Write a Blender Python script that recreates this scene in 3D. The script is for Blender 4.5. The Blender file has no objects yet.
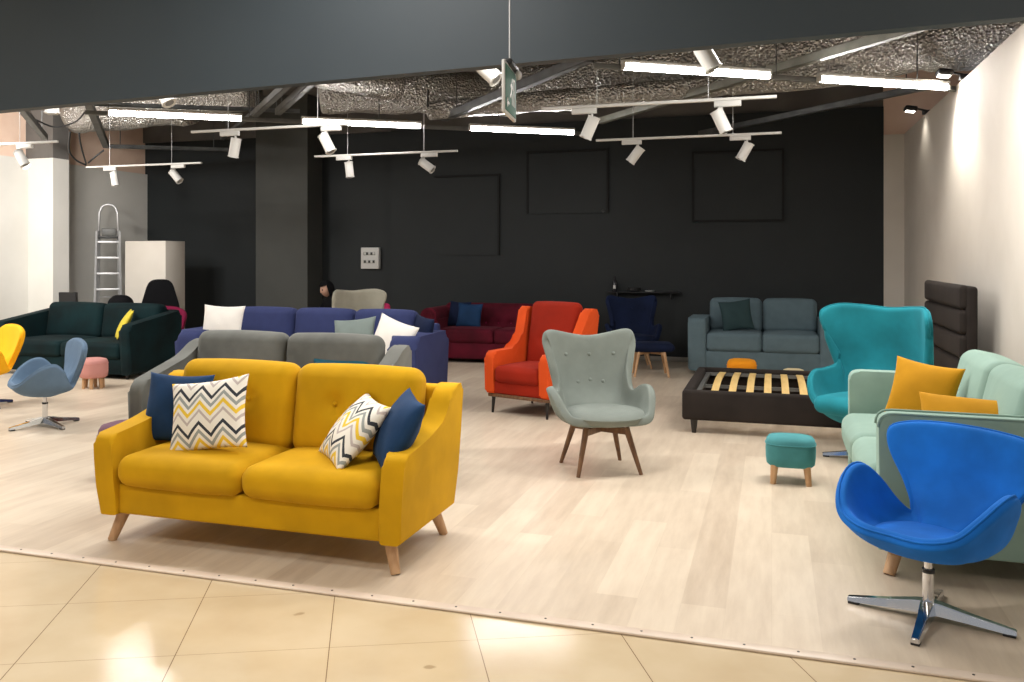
import bpy, bmesh, math, random
from math import sin, cos, pi, radians, sqrt
from mathutils import Vector, Matrix
random.seed(7)
S = bpy.context.scene
COL = S.collection
# ------------------------------------------------------------ camera, world, big lights, exposure
EYE = 1.57; FPX = 888.0; CX = 478.0; CY = 257.0; YAW = radians(18.3)
cam_d = bpy.data.cameras.new('camera'); cam = bpy.data.objects.new('camera', cam_d); COL.objects.link(cam)
cam.location = (0, 0, EYE); cam.rotation_euler = (pi/2, 0, YAW)
cam_d.sensor_fit = 'HORIZONTAL'; cam_d.sensor_width = 36; cam_d.lens = FPX/1024*36
cam_d.shift_x = (512-CX)/1024; cam_d.shift_y = -(341-CY)/1024
cam_d.clip_start = .05; cam_d.clip_end = 100
S.camera = cam
S.view_settings.view_transform = 'Standard'; S.view_settings.look = 'None'
S.view_settings.exposure = 0.6; S.view_settings.gamma = 1.0; S.view_settings.use_curve_mapping = False
W = bpy.data.worlds.new('world'); S.world = W; W.use_nodes = True
W.node_tree.nodes['Background'].inputs[0].default_value = (.92, .95, 1, 1)
W.node_tree.nodes['Background'].inputs[1].default_value = .28
try:
    S.cycles.use_denoising = True
    S.cycles.max_bounces = 6; S.cycles.diffuse_bounces = 3; S.cycles.glossy_bounces = 3
    S.cycles.caustics_reflective = False; S.cycles.caustics_refractive = False
    S.cycles.sample_clamp_indirect = 4.0
except Exception: pass

def area(name, loc, sx, sy, power, color=(1, .96, .9), rot=(0, 0, 0)):
    l = bpy.data.lights.new(name, 'AREA'); l.shape = 'RECTANGLE'; l.size = sx; l.size_y = sy
    l.energy = power; l.color = color
    o = bpy.data.objects.new(name, l); o.location = loc; o.rotation_euler = rot; COL.objects.link(o); return o
# the shopping-mall ceiling lights on our side of the bulkhead
area('mall_ceiling_lamp', (-1.7, 2.75, 3.35), .9, .5, 22, (1, .98, .95))
area('mall_ceiling_lamp', (-2.6, 1.2, 3.35), 1.2, .6, 34, (1, .94, .86))
area('mall_ceiling_lamp', (1.8, .9, 3.35), 1.2, .6, 26, (1, .94, .86))
area('mall_ceiling_lamp', (-6, 1.2, 3.35), 1.2, .6, 22, (1, .94, .86))
# added unseen fill lamps, out of frame at the left or hidden by the bulkhead
for (x, y, p) in ((-4.6, 5.2, 44), (-1.3, 5.3, 50), (-8.0, 5.9, 60), (.6, 6.6, 62), (-9.6, 6.9, 75), (-3.9, 7.2, 40)):
    area('unseen_fill_lamp', (x, y, 3.3), 1.5, .12, p, (1, .97, .93), (0, 0, radians(34)))
wl = area('unseen_fill_lamp', (-8.75, 7.9, 3.5), 1.0, .3, 110, (1, .97, .93))  # added wall washer without fixture, brightens the left wall and its upper plaster
wl.rotation_euler = (Vector((-11, 12.2, 2.9))-Vector(wl.location)).to_track_quat('-Z', 'Y').to_euler()

# ------------------------------------------------------------ pixel helpers (used only to measure positions)
def at(px, py, z=0.):
    d = (EYE-z)*FPX/(py-CY); u = (px-CX)/FPX*d
    return Vector((u*cos(YAW)-d*sin(YAW), u*sin(YAW)+d*cos(YAW), z))

# ------------------------------------------------------------ materials
def nodes(name):
    m = bpy.data.materials.new(name); m.use_nodes = True
    nt = m.node_tree; b = nt.nodes['Principled BSDF']; return m, nt, b
def N(nt, t, **k):
    n = nt.nodes.new(t)
    for a, v in k.items(): setattr(n, a, v)
    return n
def plain(name, col, rough=.5, metal=0., spec=.5):
    m, nt, b = nodes(name)
    b.inputs['Base Color'].default_value = (*col, 1); b.inputs['Roughness'].default_value = rough
    b.inputs['Metallic'].default_value = metal; b.inputs['Specular IOR Level'].default_value = spec
    return m
def noisy(name, c1, c2, scale=4, rough=.8, bump=.1, bscale=120, sheen=0., stretch=None, metal=0., detail=4):
    m, nt, b = nodes(name)
    tc = N(nt, 'ShaderNodeTexCoord'); src = tc.outputs['Object']
    if stretch:
        mp = N(nt, 'ShaderNodeMapping'); mp.inputs['Scale'].default_value = stretch
        nt.links.new(src, mp.inputs[0]); src = mp.outputs[0]
    n1 = N(nt, 'ShaderNodeTexNoise'); n1.inputs['Scale'].default_value = scale; n1.inputs['Detail'].default_value = detail
    nt.links.new(src, n1.inputs['Vector'])
    mx = N(nt, 'ShaderNodeValToRGB')
    mx.color_ramp.elements[0].position = .35; mx.color_ramp.elements[0].color = (*c1, 1)
    mx.color_ramp.elements[1].position = .65; mx.color_ramp.elements[1].color = (*c2, 1)
    nt.links.new(n1.outputs['Fac'], mx.inputs[0]); nt.links.new(mx.outputs[0], b.inputs['Base Color'])
    b.inputs['Roughness'].default_value = rough; b.inputs['Metallic'].default_value = metal
    if sheen:
        b.inputs['Sheen Weight'].default_value = sheen; b.inputs['Sheen Roughness'].default_value = .45
        b.inputs['Sheen Tint'].default_value = (*[min(1, x*1.6+.08) for x in c2], 1)
        b.inputs['Specular IOR Level'].default_value = .2
    if bump:
        n2 = N(nt, 'ShaderNodeTexNoise'); n2.inputs['Scale'].default_value = bscale; n2.inputs['Detail'].default_value = 3
        nt.links.new(src, n2.inputs['Vector'])
        bp = N(nt, 'ShaderNodeBump'); bp.inputs['Strength'].default_value = bump; bp.inputs['Distance'].default_value = .01
        nt.links.new(n2.outputs['Fac'], bp.inputs['Height']); nt.links.new(bp.outputs[0], b.inputs['Normal'])
    return m
def velvet(name, c, k=.78, sheen=.5):
    return noisy(name, tuple(x*k for x in c), c, 3.2, .85, .12, 14, sheen)
def fabric(name, c): return noisy(name, tuple(x*.9 for x in c), c, 9, .9, .25, 260, .2)
def emit(name, c, s):
    m, nt, b = nodes(name); b.inputs['Emission Color'].default_value = (*c, 1); b.inputs['Emission Strength'].default_value = s
    b.inputs['Base Color'].default_value = (.9, .9, .9, 1); return m
def math_n(nt, op, a, b=None):
    n = N(nt, 'ShaderNodeMath', operation=op)
    for i, v in enumerate((a, b)):
        if v is None: continue
        if isinstance(v, (int, float)): n.inputs[i].default_value = v
        else: nt.links.new(v, n.inputs[i])
    return n.outputs[0]

M = {}
M['yellow'] = velvet('mustard_yellow_velvet', (.62, .335, .004), .8, .22)
M['yellow2'] = velvet('ochre_velvet', (.54, .255, .008), .78, .25)
M['sun'] = velvet('sun_yellow_velvet', (.95, .46, .01), .9, .3)
M['navy'] = velvet('navy_velvet', (.012, .045, .12), .6, .3)
M['navyd'] = velvet('deep_navy_velvet', (.006, .013, .045), .6, .15)
M['grey'] = velvet('grey_velvet', (.15, .152, .138), .65, .4)
M['indigo'] = fabric('indigo_fabric', (.034, .044, .125))
M['white'] = velvet('white_plush', (.82, .78, .72), .92, .3)
M['sage'] = velvet('sage_grey_velvet', (.19, .23, .215), .85, .3)
M['teal'] = velvet('teal_velvet', (.014, .22, .27), .68, .45)
M['tealp'] = velvet('pale_teal_velvet', (.07, .27, .29), .7, .5)
M['petrol'] = velvet('petrol_velvet', (.006, .07, .1), .75, .2)
M['mint'] = velvet('mint_velvet', (.25, .365, .31), .84, .35)
M['blue'] = velvet('royal_blue_velvet', (.008, .165, .64), .62, .5)
M['lblue'] = fabric('light_blue_fabric', (.12, .185, .27))
M['green'] = velvet('bottle_green_velvet', (.0012, .015, .0175), .4, .1)
M['slate'] = fabric('slate_blue_fabric', (.12, .175, .2))
M['dslate'] = velvet('dark_teal_grey_velvet', (.03, .06, .065), .8, .2)
M['burg'] = velvet('burgundy_velvet', (.10, .004, .015), .5, .3)
M['wine'] = velvet('wine_red_velvet', (.2, .008, .045), .8, .2)
M['red'] = velvet('red_orange_velvet', (.66, .075, .01), .85, .35)
M['redd'] = velvet('deep_red_velvet', (.3, .016, .004), .8, .2)
M['sgrey'] = fabric('sage_grey_fabric', (.195, .22, .198))
M['cream'] = fabric('cream_fabric', (.44, .42, .34))
M['creamp'] = velvet('cream_velvet', (.6, .5, .3), .9, .3)
M['pink'] = velvet('pink_velvet', (.58, .27, .24), .88, .3)
M['magenta'] = velvet('magenta_velvet', (.5, .03, .12), .9, .3)
M['orange'] = velvet('orange_velvet', (.85, .3, .01), .9, .3)
M['mauve'] = velvet('mauve_velvet', (.14, .07, .1), .85, .4)
M['brown'] = velvet('dark_brown_velvet', (.024, .018, .015), .6, .2)
M['blackfab'] = plain('black_fabric', (.006, .006, .007), .9, spec=.1)
M['blackpl'] = plain('black_plastic', (.01, .01, .011), .45)
M['wood'] = noisy('beech_wood', (.44, .25, .12), (.56, .34, .18), 6, .45, .05, 60, stretch=(6, 6, .8))
M['woodd'] = noisy('walnut_wood', (.11, .05, .022), (.2, .1, .045), 6, .4, .05, 60, stretch=(6, 6, .8))
M['slat'] = noisy('birch_slat', (.66, .44, .15), (.78, .55, .23), 5, .4, .02, 60, stretch=(5, .7, 5))
M['black_wood'] = plain('black_lacquered_wood', (.012, .009, .008), .35)
M['chrome'] = noisy('polished_chrome', (.62, .63, .65), (.7, .71, .73), 3, .1, 0, metal=1.)
M['alu'] = noisy('brushed_aluminium', (.55, .55, .55), (.65, .65, .65), 8, .5, 0, metal=.6)
M['steelg'] = noisy('grey_painted_steel', (.09, .09, .085), (.13, .13, .12), 5, .5, .02, 40)
M['galv'] = noisy('dark_galvanised_steel', (.07, .075, .075), (.12, .125, .125), 6, .42, .02, 40, metal=.4)
M['galvl'] = noisy('pale_galvanised_steel', (.17, .17, .14), (.24, .24, .2), 6, .42, .02, 40, metal=.3)
M['whitepl'] = noisy('white_enamel', (.6, .59, .56), (.64, .63, .6), 3, .45, 0)
M['tube'] = emit('fluorescent_glow', (1, .96, .94), 42)
M['lemon'] = velvet('lemon_velvet', (.62, .5, .05), .9, .3)
M['cable'] = plain('black_cable', (.012, .012, .012), .6)
M['lens'] = plain('grey_lens', (.25, .25, .24), .2)

def foil():
    m, nt, b = nodes('crinkled_foil')
    tc = N(nt, 'ShaderNodeTexCoord')
    v = N(nt, 'ShaderNodeTexVoronoi'); v.inputs['Scale'].default_value = 34
    n = N(nt, 'ShaderNodeTexNoise'); n.inputs['Scale'].default_value = 12; n.inputs['Detail'].default_value = 6
    nt.links.new(tc.outputs['Object'], n.inputs['Vector']); nt.links.new(tc.outputs['Object'], v.inputs['Vector'])
    h = math_n(nt, 'ADD', v.outputs['Distance'], n.outputs['Fac'])
    bp = N(nt, 'ShaderNodeBump'); bp.inputs['Strength'].default_value = 1.0; bp.inputs['Distance'].default_value = .035
    nt.links.new(h, bp.inputs['Height']); nt.links.new(bp.outputs[0], b.inputs['Normal'])
    b.inputs['Base Color'].default_value = (.5, .485, .455, 1); b.inputs['Metallic'].default_value = .85; b.inputs['Roughness'].default_value = .36
    return m
M['foil'] = foil()
def planks():
    m, nt, b = nodes('pale_oak_laminate')
    tc = N(nt, 'ShaderNodeTexCoord'); mp = N(nt, 'ShaderNodeMapping'); mp.inputs['Rotation'].default_value = (0, 0, pi/2)
    nt.links.new(tc.outputs['Object'], mp.inputs[0])
    br = N(nt, 'ShaderNodeTexBrick'); br.offset = .37; br.inputs['Scale'].default_value = 1
    br.inputs['Brick Width'].default_value = 1.22; br.inputs['Row Height'].default_value = .195
    br.inputs['Mortar Size'].default_value = .0012; br.inputs['Mortar Smooth'].default_value = .3
    br.inputs['Color1'].default_value = (0, 0, 0, 1); br.inputs['Color2'].default_value = (1, 1, 1, 1)
    br.inputs['Mortar'].default_value = (.3, .3, .3, 1)
    nt.links.new(mp.outputs[0], br.inputs['Vector'])
    mp2 = N(nt, 'ShaderNodeMapping'); mp2.inputs['Scale'].default_value = (7, .9, 1)
    nt.links.new(tc.outputs['Object'], mp2.inputs[0])
    n = N(nt, 'ShaderNodeTexNoise'); n.inputs['Scale'].default_value = 2.2; n.inputs['Detail'].default_value = 7; n.inputs['Roughness'].default_value = .62
    nt.links.new(mp2.outputs[0], n.inputs['Vector'])
    n3 = N(nt, 'ShaderNodeTexNoise'); n3.inputs['Scale'].default_value = 1.1; n3.inputs['Detail'].default_value = 3
    nt.links.new(tc.outputs['Object'], n3.inputs['Vector'])
    f = math_n(nt, 'ADD', math_n(nt, 'MULTIPLY', br.outputs['Color'], .25),
               math_n(nt, 'ADD', math_n(nt, 'MULTIPLY', n.outputs['Fac'], .72), math_n(nt, 'MULTIPLY', n3.outputs['Fac'], .25)))
    cr = N(nt, 'ShaderNodeValToRGB')
    cr.color_ramp.elements[0].position = .34; cr.color_ramp.elements[0].color = (.49, .39, .29, 1)
    cr.color_ramp.elements[1].position = .8; cr.color_ramp.elements[1].color = (.68, .575, .445, 1)
    e = cr.color_ramp.elements.new(.56); e.color = (.585, .48, .365, 1)
    nt.links.new(f, cr.inputs[0]); nt.links.new(cr.outputs[0], b.inputs['Base Color'])
    b.inputs['Roughness'].default_value = .36; b.inputs['Specular IOR Level'].default_value = .5
    bp = N(nt, 'ShaderNodeBump'); bp.inputs['Strength'].default_value = .05; bp.inputs['Distance'].default_value = .004
    nt.links.new(n.outputs['Fac'], bp.inputs['Height']); nt.links.new(bp.outputs[0], b.inputs['Normal'])
    return m
M['planks'] = planks()
TILE_ANG = radians(25.2); TP = at(175, 655.6)
def tiles():
    m, nt, b = nodes('polished_beige_tiles')
    tc = N(nt, 'ShaderNodeTexCoord'); s = N(nt, 'ShaderNodeSeparateXYZ')
    mp = N(nt, 'ShaderNodeMapping'); mp.vector_type = 'TEXTURE'
    mp.inputs['Location'].default_value = (TP.x, TP.y, 0); mp.inputs['Rotation'].default_value = (0, 0, TILE_ANG)
    nt.links.new(tc.outputs['Object'], mp.inputs[0]); nt.links.new(mp.outputs[0], s.inputs[0])
    def line(o):
        f = math_n(nt, 'FRACT', math_n(nt, 'ADD', math_n(nt, 'DIVIDE', o, .6), 100.5))
        return math_n(nt, 'LESS_THAN', math_n(nt, 'ABSOLUTE', math_n(nt, 'SUBTRACT', f, .5)), .0032)
    g = math_n(nt, 'MAXIMUM', line(s.outputs[0]), math_n(nt, 'MULTIPLY', line(s.outputs[1]), .55))
    n = N(nt, 'ShaderNodeTexNoise'); n.inputs['Scale'].default_value = 2.5; n.inputs['Detail'].default_value = 5
    nt.links.new(tc.outputs['Object'], n.inputs['Vector'])
    cr = N(nt, 'ShaderNodeValToRGB')
    cr.color_ramp.elements[0].position = .3; cr.color_ramp.elements[0].color = (.54, .42, .265, 1)
    cr.color_ramp.elements[1].position = .7; cr.color_ramp.elements[1].color = (.62, .505, .34, 1)
    nt.links.new(n.outputs['Fac'], cr.inputs[0])
    mx = N(nt, 'ShaderNodeMix', data_type='RGBA'); nt.links.new(g, mx.inputs['Factor'])
    nt.links.new(cr.outputs[0], mx.inputs[6]); mx.inputs[7].default_value = (.2, .13, .07, 1)
    nt.links.new(mx.outputs[2], b.inputs['Base Color'])
    b.inputs['Roughness'].default_value = .16
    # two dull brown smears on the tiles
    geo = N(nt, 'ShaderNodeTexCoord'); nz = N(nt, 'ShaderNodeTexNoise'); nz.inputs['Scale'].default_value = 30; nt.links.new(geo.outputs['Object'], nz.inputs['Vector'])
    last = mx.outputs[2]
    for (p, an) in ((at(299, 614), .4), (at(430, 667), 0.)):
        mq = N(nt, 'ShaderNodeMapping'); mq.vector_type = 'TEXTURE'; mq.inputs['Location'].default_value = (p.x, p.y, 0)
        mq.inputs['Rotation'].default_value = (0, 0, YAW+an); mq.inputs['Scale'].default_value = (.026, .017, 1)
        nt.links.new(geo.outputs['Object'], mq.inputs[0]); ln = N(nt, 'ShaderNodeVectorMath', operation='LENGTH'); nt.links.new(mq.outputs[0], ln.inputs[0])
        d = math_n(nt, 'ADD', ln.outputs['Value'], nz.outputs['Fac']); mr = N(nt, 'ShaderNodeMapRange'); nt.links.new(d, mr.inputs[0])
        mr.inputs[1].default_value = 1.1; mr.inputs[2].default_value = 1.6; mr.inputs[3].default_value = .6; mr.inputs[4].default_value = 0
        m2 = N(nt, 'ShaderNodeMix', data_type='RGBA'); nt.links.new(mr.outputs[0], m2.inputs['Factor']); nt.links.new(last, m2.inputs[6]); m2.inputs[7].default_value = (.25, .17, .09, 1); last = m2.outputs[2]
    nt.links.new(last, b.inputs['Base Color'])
    return m
M['tiles'] = tiles()
M['wallblack'] = noisy('charcoal_wall_paint', (.0075, .0105, .0115), (.009, .0125, .0135), 2, .7, .03, 60)
M['wallcol'] = noisy('grey_column_paint', (.05, .052, .047), (.058, .06, .054), 2, .7, .03, 60)
M['wallwhite'] = noisy('warm_white_wall_paint', (.62, .57, .5), (.66, .61, .54), 2, .8, .03, 60)
M['wallgrey'] = noisy('pale_grey_wall_paint', (.66, .64, .59), (.7, .68, .63), 2, .8, .03, 60)
M['plaster'] = noisy('raw_pinkish_plaster', (.78, .56, .43), (.84, .63, .5), 3, .9, .1, 40)
M['concrete'] = noisy('brown_grey_concrete', (.1, .092, .085), (.14, .13, .12), 2, .9, .1, 30)
M['beam'] = noisy('slate_grey_bulkhead_paint', (.027, .040, .051), (.030, .044, .055), 2, .55, .01, 60)
M['base'] = plain('grey_baseboard', (.3, .28, .24), .5)
M['trim'] = noisy('pale_trim', (.62, .5, .4), (.7, .58, .47), 5, .4, .02, 60)
M['mallceil'] = plain('mall_ceiling_white', (.7, .68, .64), .8)

def chevron():
    m, nt, b = nodes('chevron_print')
    tc = N(nt, 'ShaderNodeTexCoord'); s = N(nt, 'ShaderNodeSeparateXYZ'); nt.links.new(tc.outputs['Object'], s.inputs[0])
    tri = math_n(nt, 'PINGPONG', math_n(nt, 'ADD', s.outputs[0], 10.035), .07)
    v = math_n(nt, 'SUBTRACT', s.outputs[2], math_n(nt, 'MULTIPLY', tri, 1.05))
    f = math_n(nt, 'FRACT', math_n(nt, 'ADD', math_n(nt, 'DIVIDE', v, .205), 20.42))
    cr = N(nt, 'ShaderNodeValToRGB'); cr.color_ramp.interpolation = 'CONSTANT'
    st = [(0, 'w'), (.1, 'p'), (.19, 'w'), (.31, 'y'), (.43, 'w'), (.54, 'g'), (.65, 'w'), (.76, 'k'), (.87, 'w')]
    cc = {'w': (.8, .76, .68, 1), 'g': (.3, .32, .3, 1), 'k': (.03, .035, .045, 1), 'y': (.78, .52, .04, 1), 'p': (.5, .43, .4, 1)}
    cr.color_ramp.elements[0].position = 0; cr.color_ramp.elements[0].color = cc['w']
    cr.color_ramp.elements[1].position = st[1][0]; cr.color_ramp.elements[1].color = cc['p']
    for p, c in st[2:]:
        e = cr.color_ramp.elements.new(p); e.color = cc[c]
    nt.links.new(f, cr.inputs[0]); nt.links.new(cr.outputs[0], b.inputs['Base Color']); b.inputs['Roughness'].default_value = .9
    return m
M['chevron'] = chevron()

# ------------------------------------------------------------ mesh helpers
def link(name, me, mat, parent=None, loc=(0, 0, 0), rot=(0, 0, 0), smooth=True, scale=None):
    if mat is not None and not me.materials:
        me.materials.append(mat)
    if smooth:
        me.shade_smooth()
    o = bpy.data.objects.new(name, me); COL.objects.link(o)
    o.location = loc; o.rotation_euler = rot
    if scale: o.scale = scale
    if parent: o.parent = parent
    return o
def pyd(name, v, f):
    me = bpy.data.meshes.new(name); me.from_pydata([tuple(p) for p in v], [], f); me.validate(); me.update()
    bm = bmesh.new(); bm.from_mesh(me); bmesh.ops.recalc_face_normals(bm, faces=bm.faces); bm.to_mesh(me); bm.free()
    return me
def fin(bm, name):
    bmesh.ops.recalc_face_normals(bm, faces=bm.faces)
    me = bpy.data.meshes.new(name); bm.to_mesh(me); bm.free(); return me
def sharp(o, ang=35):
    me = o.data
    me.shade_smooth()
    try: me.set_sharp_from_angle(angle=radians(ang))
    except Exception: pass
    return o
def tag(o, label, cat, group=None, kind=None):
    o['label'] = label; o['category'] = cat
    if group: o['group'] = group
    if kind: o['kind'] = kind
    return o
def struct(o): o['kind'] = 'structure'; return o
def thing(name, label, cat, loc=(0, 0, 0), rz=0, group=None):
    o = bpy.data.objects.new(name, None); o.empty_display_size = .1; COL.objects.link(o); o.location = loc; o.rotation_euler = (0, 0, rz)
    return tag(o, label, cat, group)
def rbox(name, lo, hi, mat, parent=None, r=.01, seg=2, **k):
    lo = Vector(lo); hi = Vector(hi); c = (lo+hi)/2; s = hi-lo
    bm = bmesh.new(); bmesh.ops.create_cube(bm, size=1)
    for v in bm.verts: v.co = Vector((v.co.x*s.x, v.co.y*s.y, v.co.z*s.z))
    r = min(r, min(s)*.49)
    if r > 0: bmesh.ops.bevel(bm, geom=bm.edges[:], offset=r, segments=seg, affect='EDGES', profile=.5)
    for v in bm.verts: v.co += c
    return sharp(link(name, fin(bm, name), mat, parent, **k), 50)
def addbox(bm, lo, hi, mx=None):
    g = bmesh.ops.create_cube(bm, size=1); lo = Vector(lo); hi = Vector(hi); c = (lo+hi)/2; s = hi-lo
    for v in g['verts']:
        v.co = Vector((v.co.x*s.x, v.co.y*s.y, v.co.z*s.z))+c
        if mx: v.co = mx @ v.co
def addtube(bm, p0, p1, r0, r1=None, n=14):
    r1 = r0 if r1 is None else r1
    p0 = Vector(p0); p1 = Vector(p1); d = p1-p0; L = d.length
    q = Vector((0, 0, 1)).rotation_difference(d.normalized()).to_matrix().to_4x4()
    g = bmesh.ops.create_cone(bm, cap_ends=True, segments=n, radius1=max(r0, 1e-4), radius2=max(r1, 1e-4), depth=L)
    mx = Matrix.Translation((p0+p1)/2) @ q
    for v in g['verts']: v.co = mx @ v.co
def tube(name, p0, p1, r0, r1, mat, parent=None, n=16, **k):
    bm = bmesh.new(); addtube(bm, p0, p1, r0, r1, n); return sharp(link(name, fin(bm, name), mat, parent, **k), 50)
def path(name, pts, r, mat, parent=None, n=8, closed=False, **k):
    P = [Vector(p) for p in pts]; v = []; f = []; K = len(P)
    up = Vector((0, 0, 1)); prev = None
    for i, p in enumerate(P):
        a = P[(i-1) % K] if (i or closed) else P[0]; b = P[(i+1) % K] if (i < K-1 or closed) else P[-1]
        d = (b-a).normalized()
        if prev is None:
            s = d.cross(up)
            if s.length < .01: s = d.cross(Vector((1, 0, 0)))
        else: s = prev - d*prev.dot(d)
        s.normalize(); prev = s; t = d.cross(s)
        for j in range(n):
            an = 2*pi*j/n; v.append(p+(s*cos(an)+t*sin(an))*r)
    for i in range(K if closed else K-1):
        for j in range(n):
            a = i*n+j; b = i*n+(j+1) % n; c = ((i+1) % K)*n+(j+1) % n; d = ((i+1) % K)*n+j
            f.append((a, b, c, d))
    if not closed: f.append(tuple(range(n))); f.append(tuple(range((K-1)*n, K*n)))
    return link(name, pyd(name, v, f), mat, parent, **k)
def cushion(name, lo, hi, r, mat, parent=None, puff=(0, 0, .03), dim=(), n=9, sag=0., **k):
    """rounded box with puffed faces; dim: list of (x,y,z,depth,rad) dimples"""
    lo = Vector(lo); hi = Vector(hi); c = (lo+hi)/2; a = (hi-lo)/2
    r = min(r, min(a)*.98)
    def coords(h):
        inner = h-r; t = [r*math.tan(radians(x)) for x in (45, 32, 20, 9)]
        L = [-(inner+x) for x in t]; m = max(4, int(n*max(.6, min(2.2, h*3))))
        L += [-inner+2*inner*i/m for i in range(m+1)]
        L += [inner+x for x in reversed(t)]; return L
    cs = [coords(a[i]) for i in range(3)]; idx = {}; V = []; F = []
    def vid(q):
        key = (round(q[0], 5), round(q[1], 5), round(q[2], 5))
        if key in idx: return idx[key]
        inn = Vector([max(-(a[i]-r), min(a[i]-r, q[i])) for i in range(3)])
        dv = Vector(q)-inn
        p = inn+dv.normalized()*r
        o = p.copy()
        for ax in range(3):
            b1, b2 = [j for j in range(3) if j != ax]
            w = max(0, 1-(o[b1]/a[b1])**2)**.8*max(0, 1-(o[b2]/a[b2])**2)**.8
            p[ax] += puff[ax]*w*(o[ax]/a[ax])
        p[2] -= sag*(1-(o.x/a.x)**2)*(1 if o.z > 0 else 0)
        for (dx, dy, dz, dep, rad) in dim:
            dd = (Vector((dx, dy, dz))-o)
            nd = Vector((0, 1, 0)) if abs(dy) > abs(dz) else Vector((0, 0, 1))
            sg = -1 if (dy if abs(dy) > abs(dz) else dz) > 0 else 1
            p += nd*sg*dep*math.exp(-(dd.length/rad)**2)
        idx[key] = len(V); V.append(p+c); return idx[key]
    for ax in range(3):
        b1, b2 = [j for j in range(3) if j != ax]
        for sg in (-1, 1):
            A = cs[b1]; B = cs[b2]
            for i in range(len(A)-1):
                for j in range(len(B)-1):
                    q = []
                    for (u, w) in ((A[i], B[j]), (A[i+1], B[j]), (A[i+1], B[j+1]), (A[i], B[j+1])):
                        p = [0, 0, 0]; p[ax] = sg*a[ax]; p[b1] = u; p[b2] = w; q.append(vid(p))
                    if len(set(q)) == 4: F.append(tuple(q))
    return link(name, pyd(name, V, F), mat, parent, **k)
def pillow_mesh(w, h, t, n=18, seed=0):
    """standing in the local XZ plane, thickness along Y, bottom edge at z=0"""
    rnd = random.Random(seed); V = []; F = []
    ph = [rnd.uniform(0, 6) for _ in range(4)]
    for sd in (1, -1):
        for i in range(n+1):
            for j in range(n+1):
                x = -cos(pi*i/n); z = -cos(pi*j/n)
                x = x*.6+(2*i/n-1)*.4; z = z*.6+(2*j/n-1)*.4
                X = x*(1-.085*(1-z*z)); Z = z*(1-.085*(1-x*x))
                e = max(0, (1-x*x))*max(0, (1-z*z))
                T = t/2*e**.5*(1+.06*sin(3*x+ph[0])*sin(4*z+ph[1]))
                T += .004*e*sin(9*x+5*z+ph[2])
                V.append((X*w/2, sd*T, h/2+Z*h/2))
    m = n+1
    for s in range(2):
        o = s*m*m
        for i in range(n):
            for j in range(n): F.append((o+i*m+j, o+(i+1)*m+j, o+(i+1)*m+j+1, o+i*m+j+1))
    bm = bmesh.new(); bv = [bm.verts.new(v) for v in V]
    for f in F: bm.faces.new([bv[i] for i in f])
    bmesh.ops.remove_doubles(bm, verts=bm.verts, dist=.0005)
    return fin(bm, 'pillow')
def pillow(label, loc, rot, w, h, t, mat, group=None, seed=0, name='throw_pillow', order='XYZ', piping=None, button=False):
    """rot: (tilt back, roll, heading) heading 0 = faces -Y"""
    o = link(name, pillow_mesh(w, h, t, seed=seed), mat)
    o.matrix_world = Matrix.Translation(loc) @ Matrix.Rotation(rot[2], 4, 'Z') @ Matrix.Rotation(rot[0], 4, 'X') @ Matrix.Rotation(rot[1], 4, 'Y')
    if button:
        bm = bmesh.new(); bmesh.ops.create_uvsphere(bm, u_segments=12, v_segments=8, radius=.012)
        for v in bm.verts: v.co.y *= .4; v.co += Vector((0, -t/2-.002, h/2))
        link('button', fin(bm, 'button'), mat, o)
    return tag(o, label, 'pillow', group)
def prism(name, prof, x0, x1, mat, parent=None, r=.02, shear=None, **k):
    """profile in (y,z) extruded along X from x0 to x1 with rounded rims"""
    bm = bmesh.new(); A = [bm.verts.new((x0, y, z)) for y, z in prof]; B = [bm.verts.new((x1, y, z)) for y, z in prof]
    fa = bm.faces.new(A); fb = bm.faces.new(list(reversed(B))); n = len(prof)
    for i in range(n): bm.faces.new((A[i], B[i], B[(i+1) % n], A[(i+1) % n]))
    ed = list(fa.edges)+list(fb.edges)
    bmesh.ops.bevel(bm, geom=ed, offset=r, segments=3, affect='EDGES', profile=.5)
    if shear:
        for v in bm.verts: v.co.x += shear(v.co)
    return sharp(link(name, fin(bm, name), mat, parent, **k), 40)
def smooth_prof(pts, sub=6, corner=()):
    """closed catmull-rom through pts; indexes in corner keep straight joins"""
    out = []; n = len(pts)
    for i in range(n):
        p0, p1, p2, p3 = [Vector(pts[(i+k) % n]) for k in (-1, 0, 1, 2)]
        if i in corner: p0 = p1*2-p2
        if (i+1) % n in corner: p3 = p2*2-p1
        for s in range(sub):
            t = s/sub
            out.append(tuple(.5*((2*p1)+(p2-p0)*t+(2*p0-5*p1+4*p2-p3)*t*t+(3*p1-p0-3*p2+p3)*t**3)))
            if i in corner and (i+1) % n in corner: break
    return out
def crv(P, t, closed):
    n = len(P)
    if closed: x = (t % 1)*n; i = int(x) % n; g = lambda k: P[(i+k) % n]
    else: x = min(max(t, 0), .99999)*(n-1); i = int(x); g = lambda k: P[min(max(i+k, 0), n-1)]
    f = x-int(x); p0, p1, p2, p3 = g(-1), g(0), g(1), g(2)
    return .5*((2*p1)+(p2-p0)*f+(2*p0-5*p1+4*p2-p3)*f*f+(3*p1-p0-3*p2+p3)*f**3)
def rpoly(pts, R, n=5):
    out = []; K = len(pts)
    for i, p in enumerate(pts):
        p = Vector(p); a = Vector(pts[i-1])-p; b = Vector(pts[(i+1) % K])-p; r = R[i] if i < len(R) else 0
        if r <= 0: out.append(tuple(p)); continue
        r = min(r, a.length*.48, b.length*.48); q0 = p+a.normalized()*r; q1 = p+b.normalized()*r
        for k in range(n+1):
            t = k/n; out.append(tuple(q0*(1-t)**2+p*2*t*(1-t)+q1*t*t))
    return out
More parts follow.
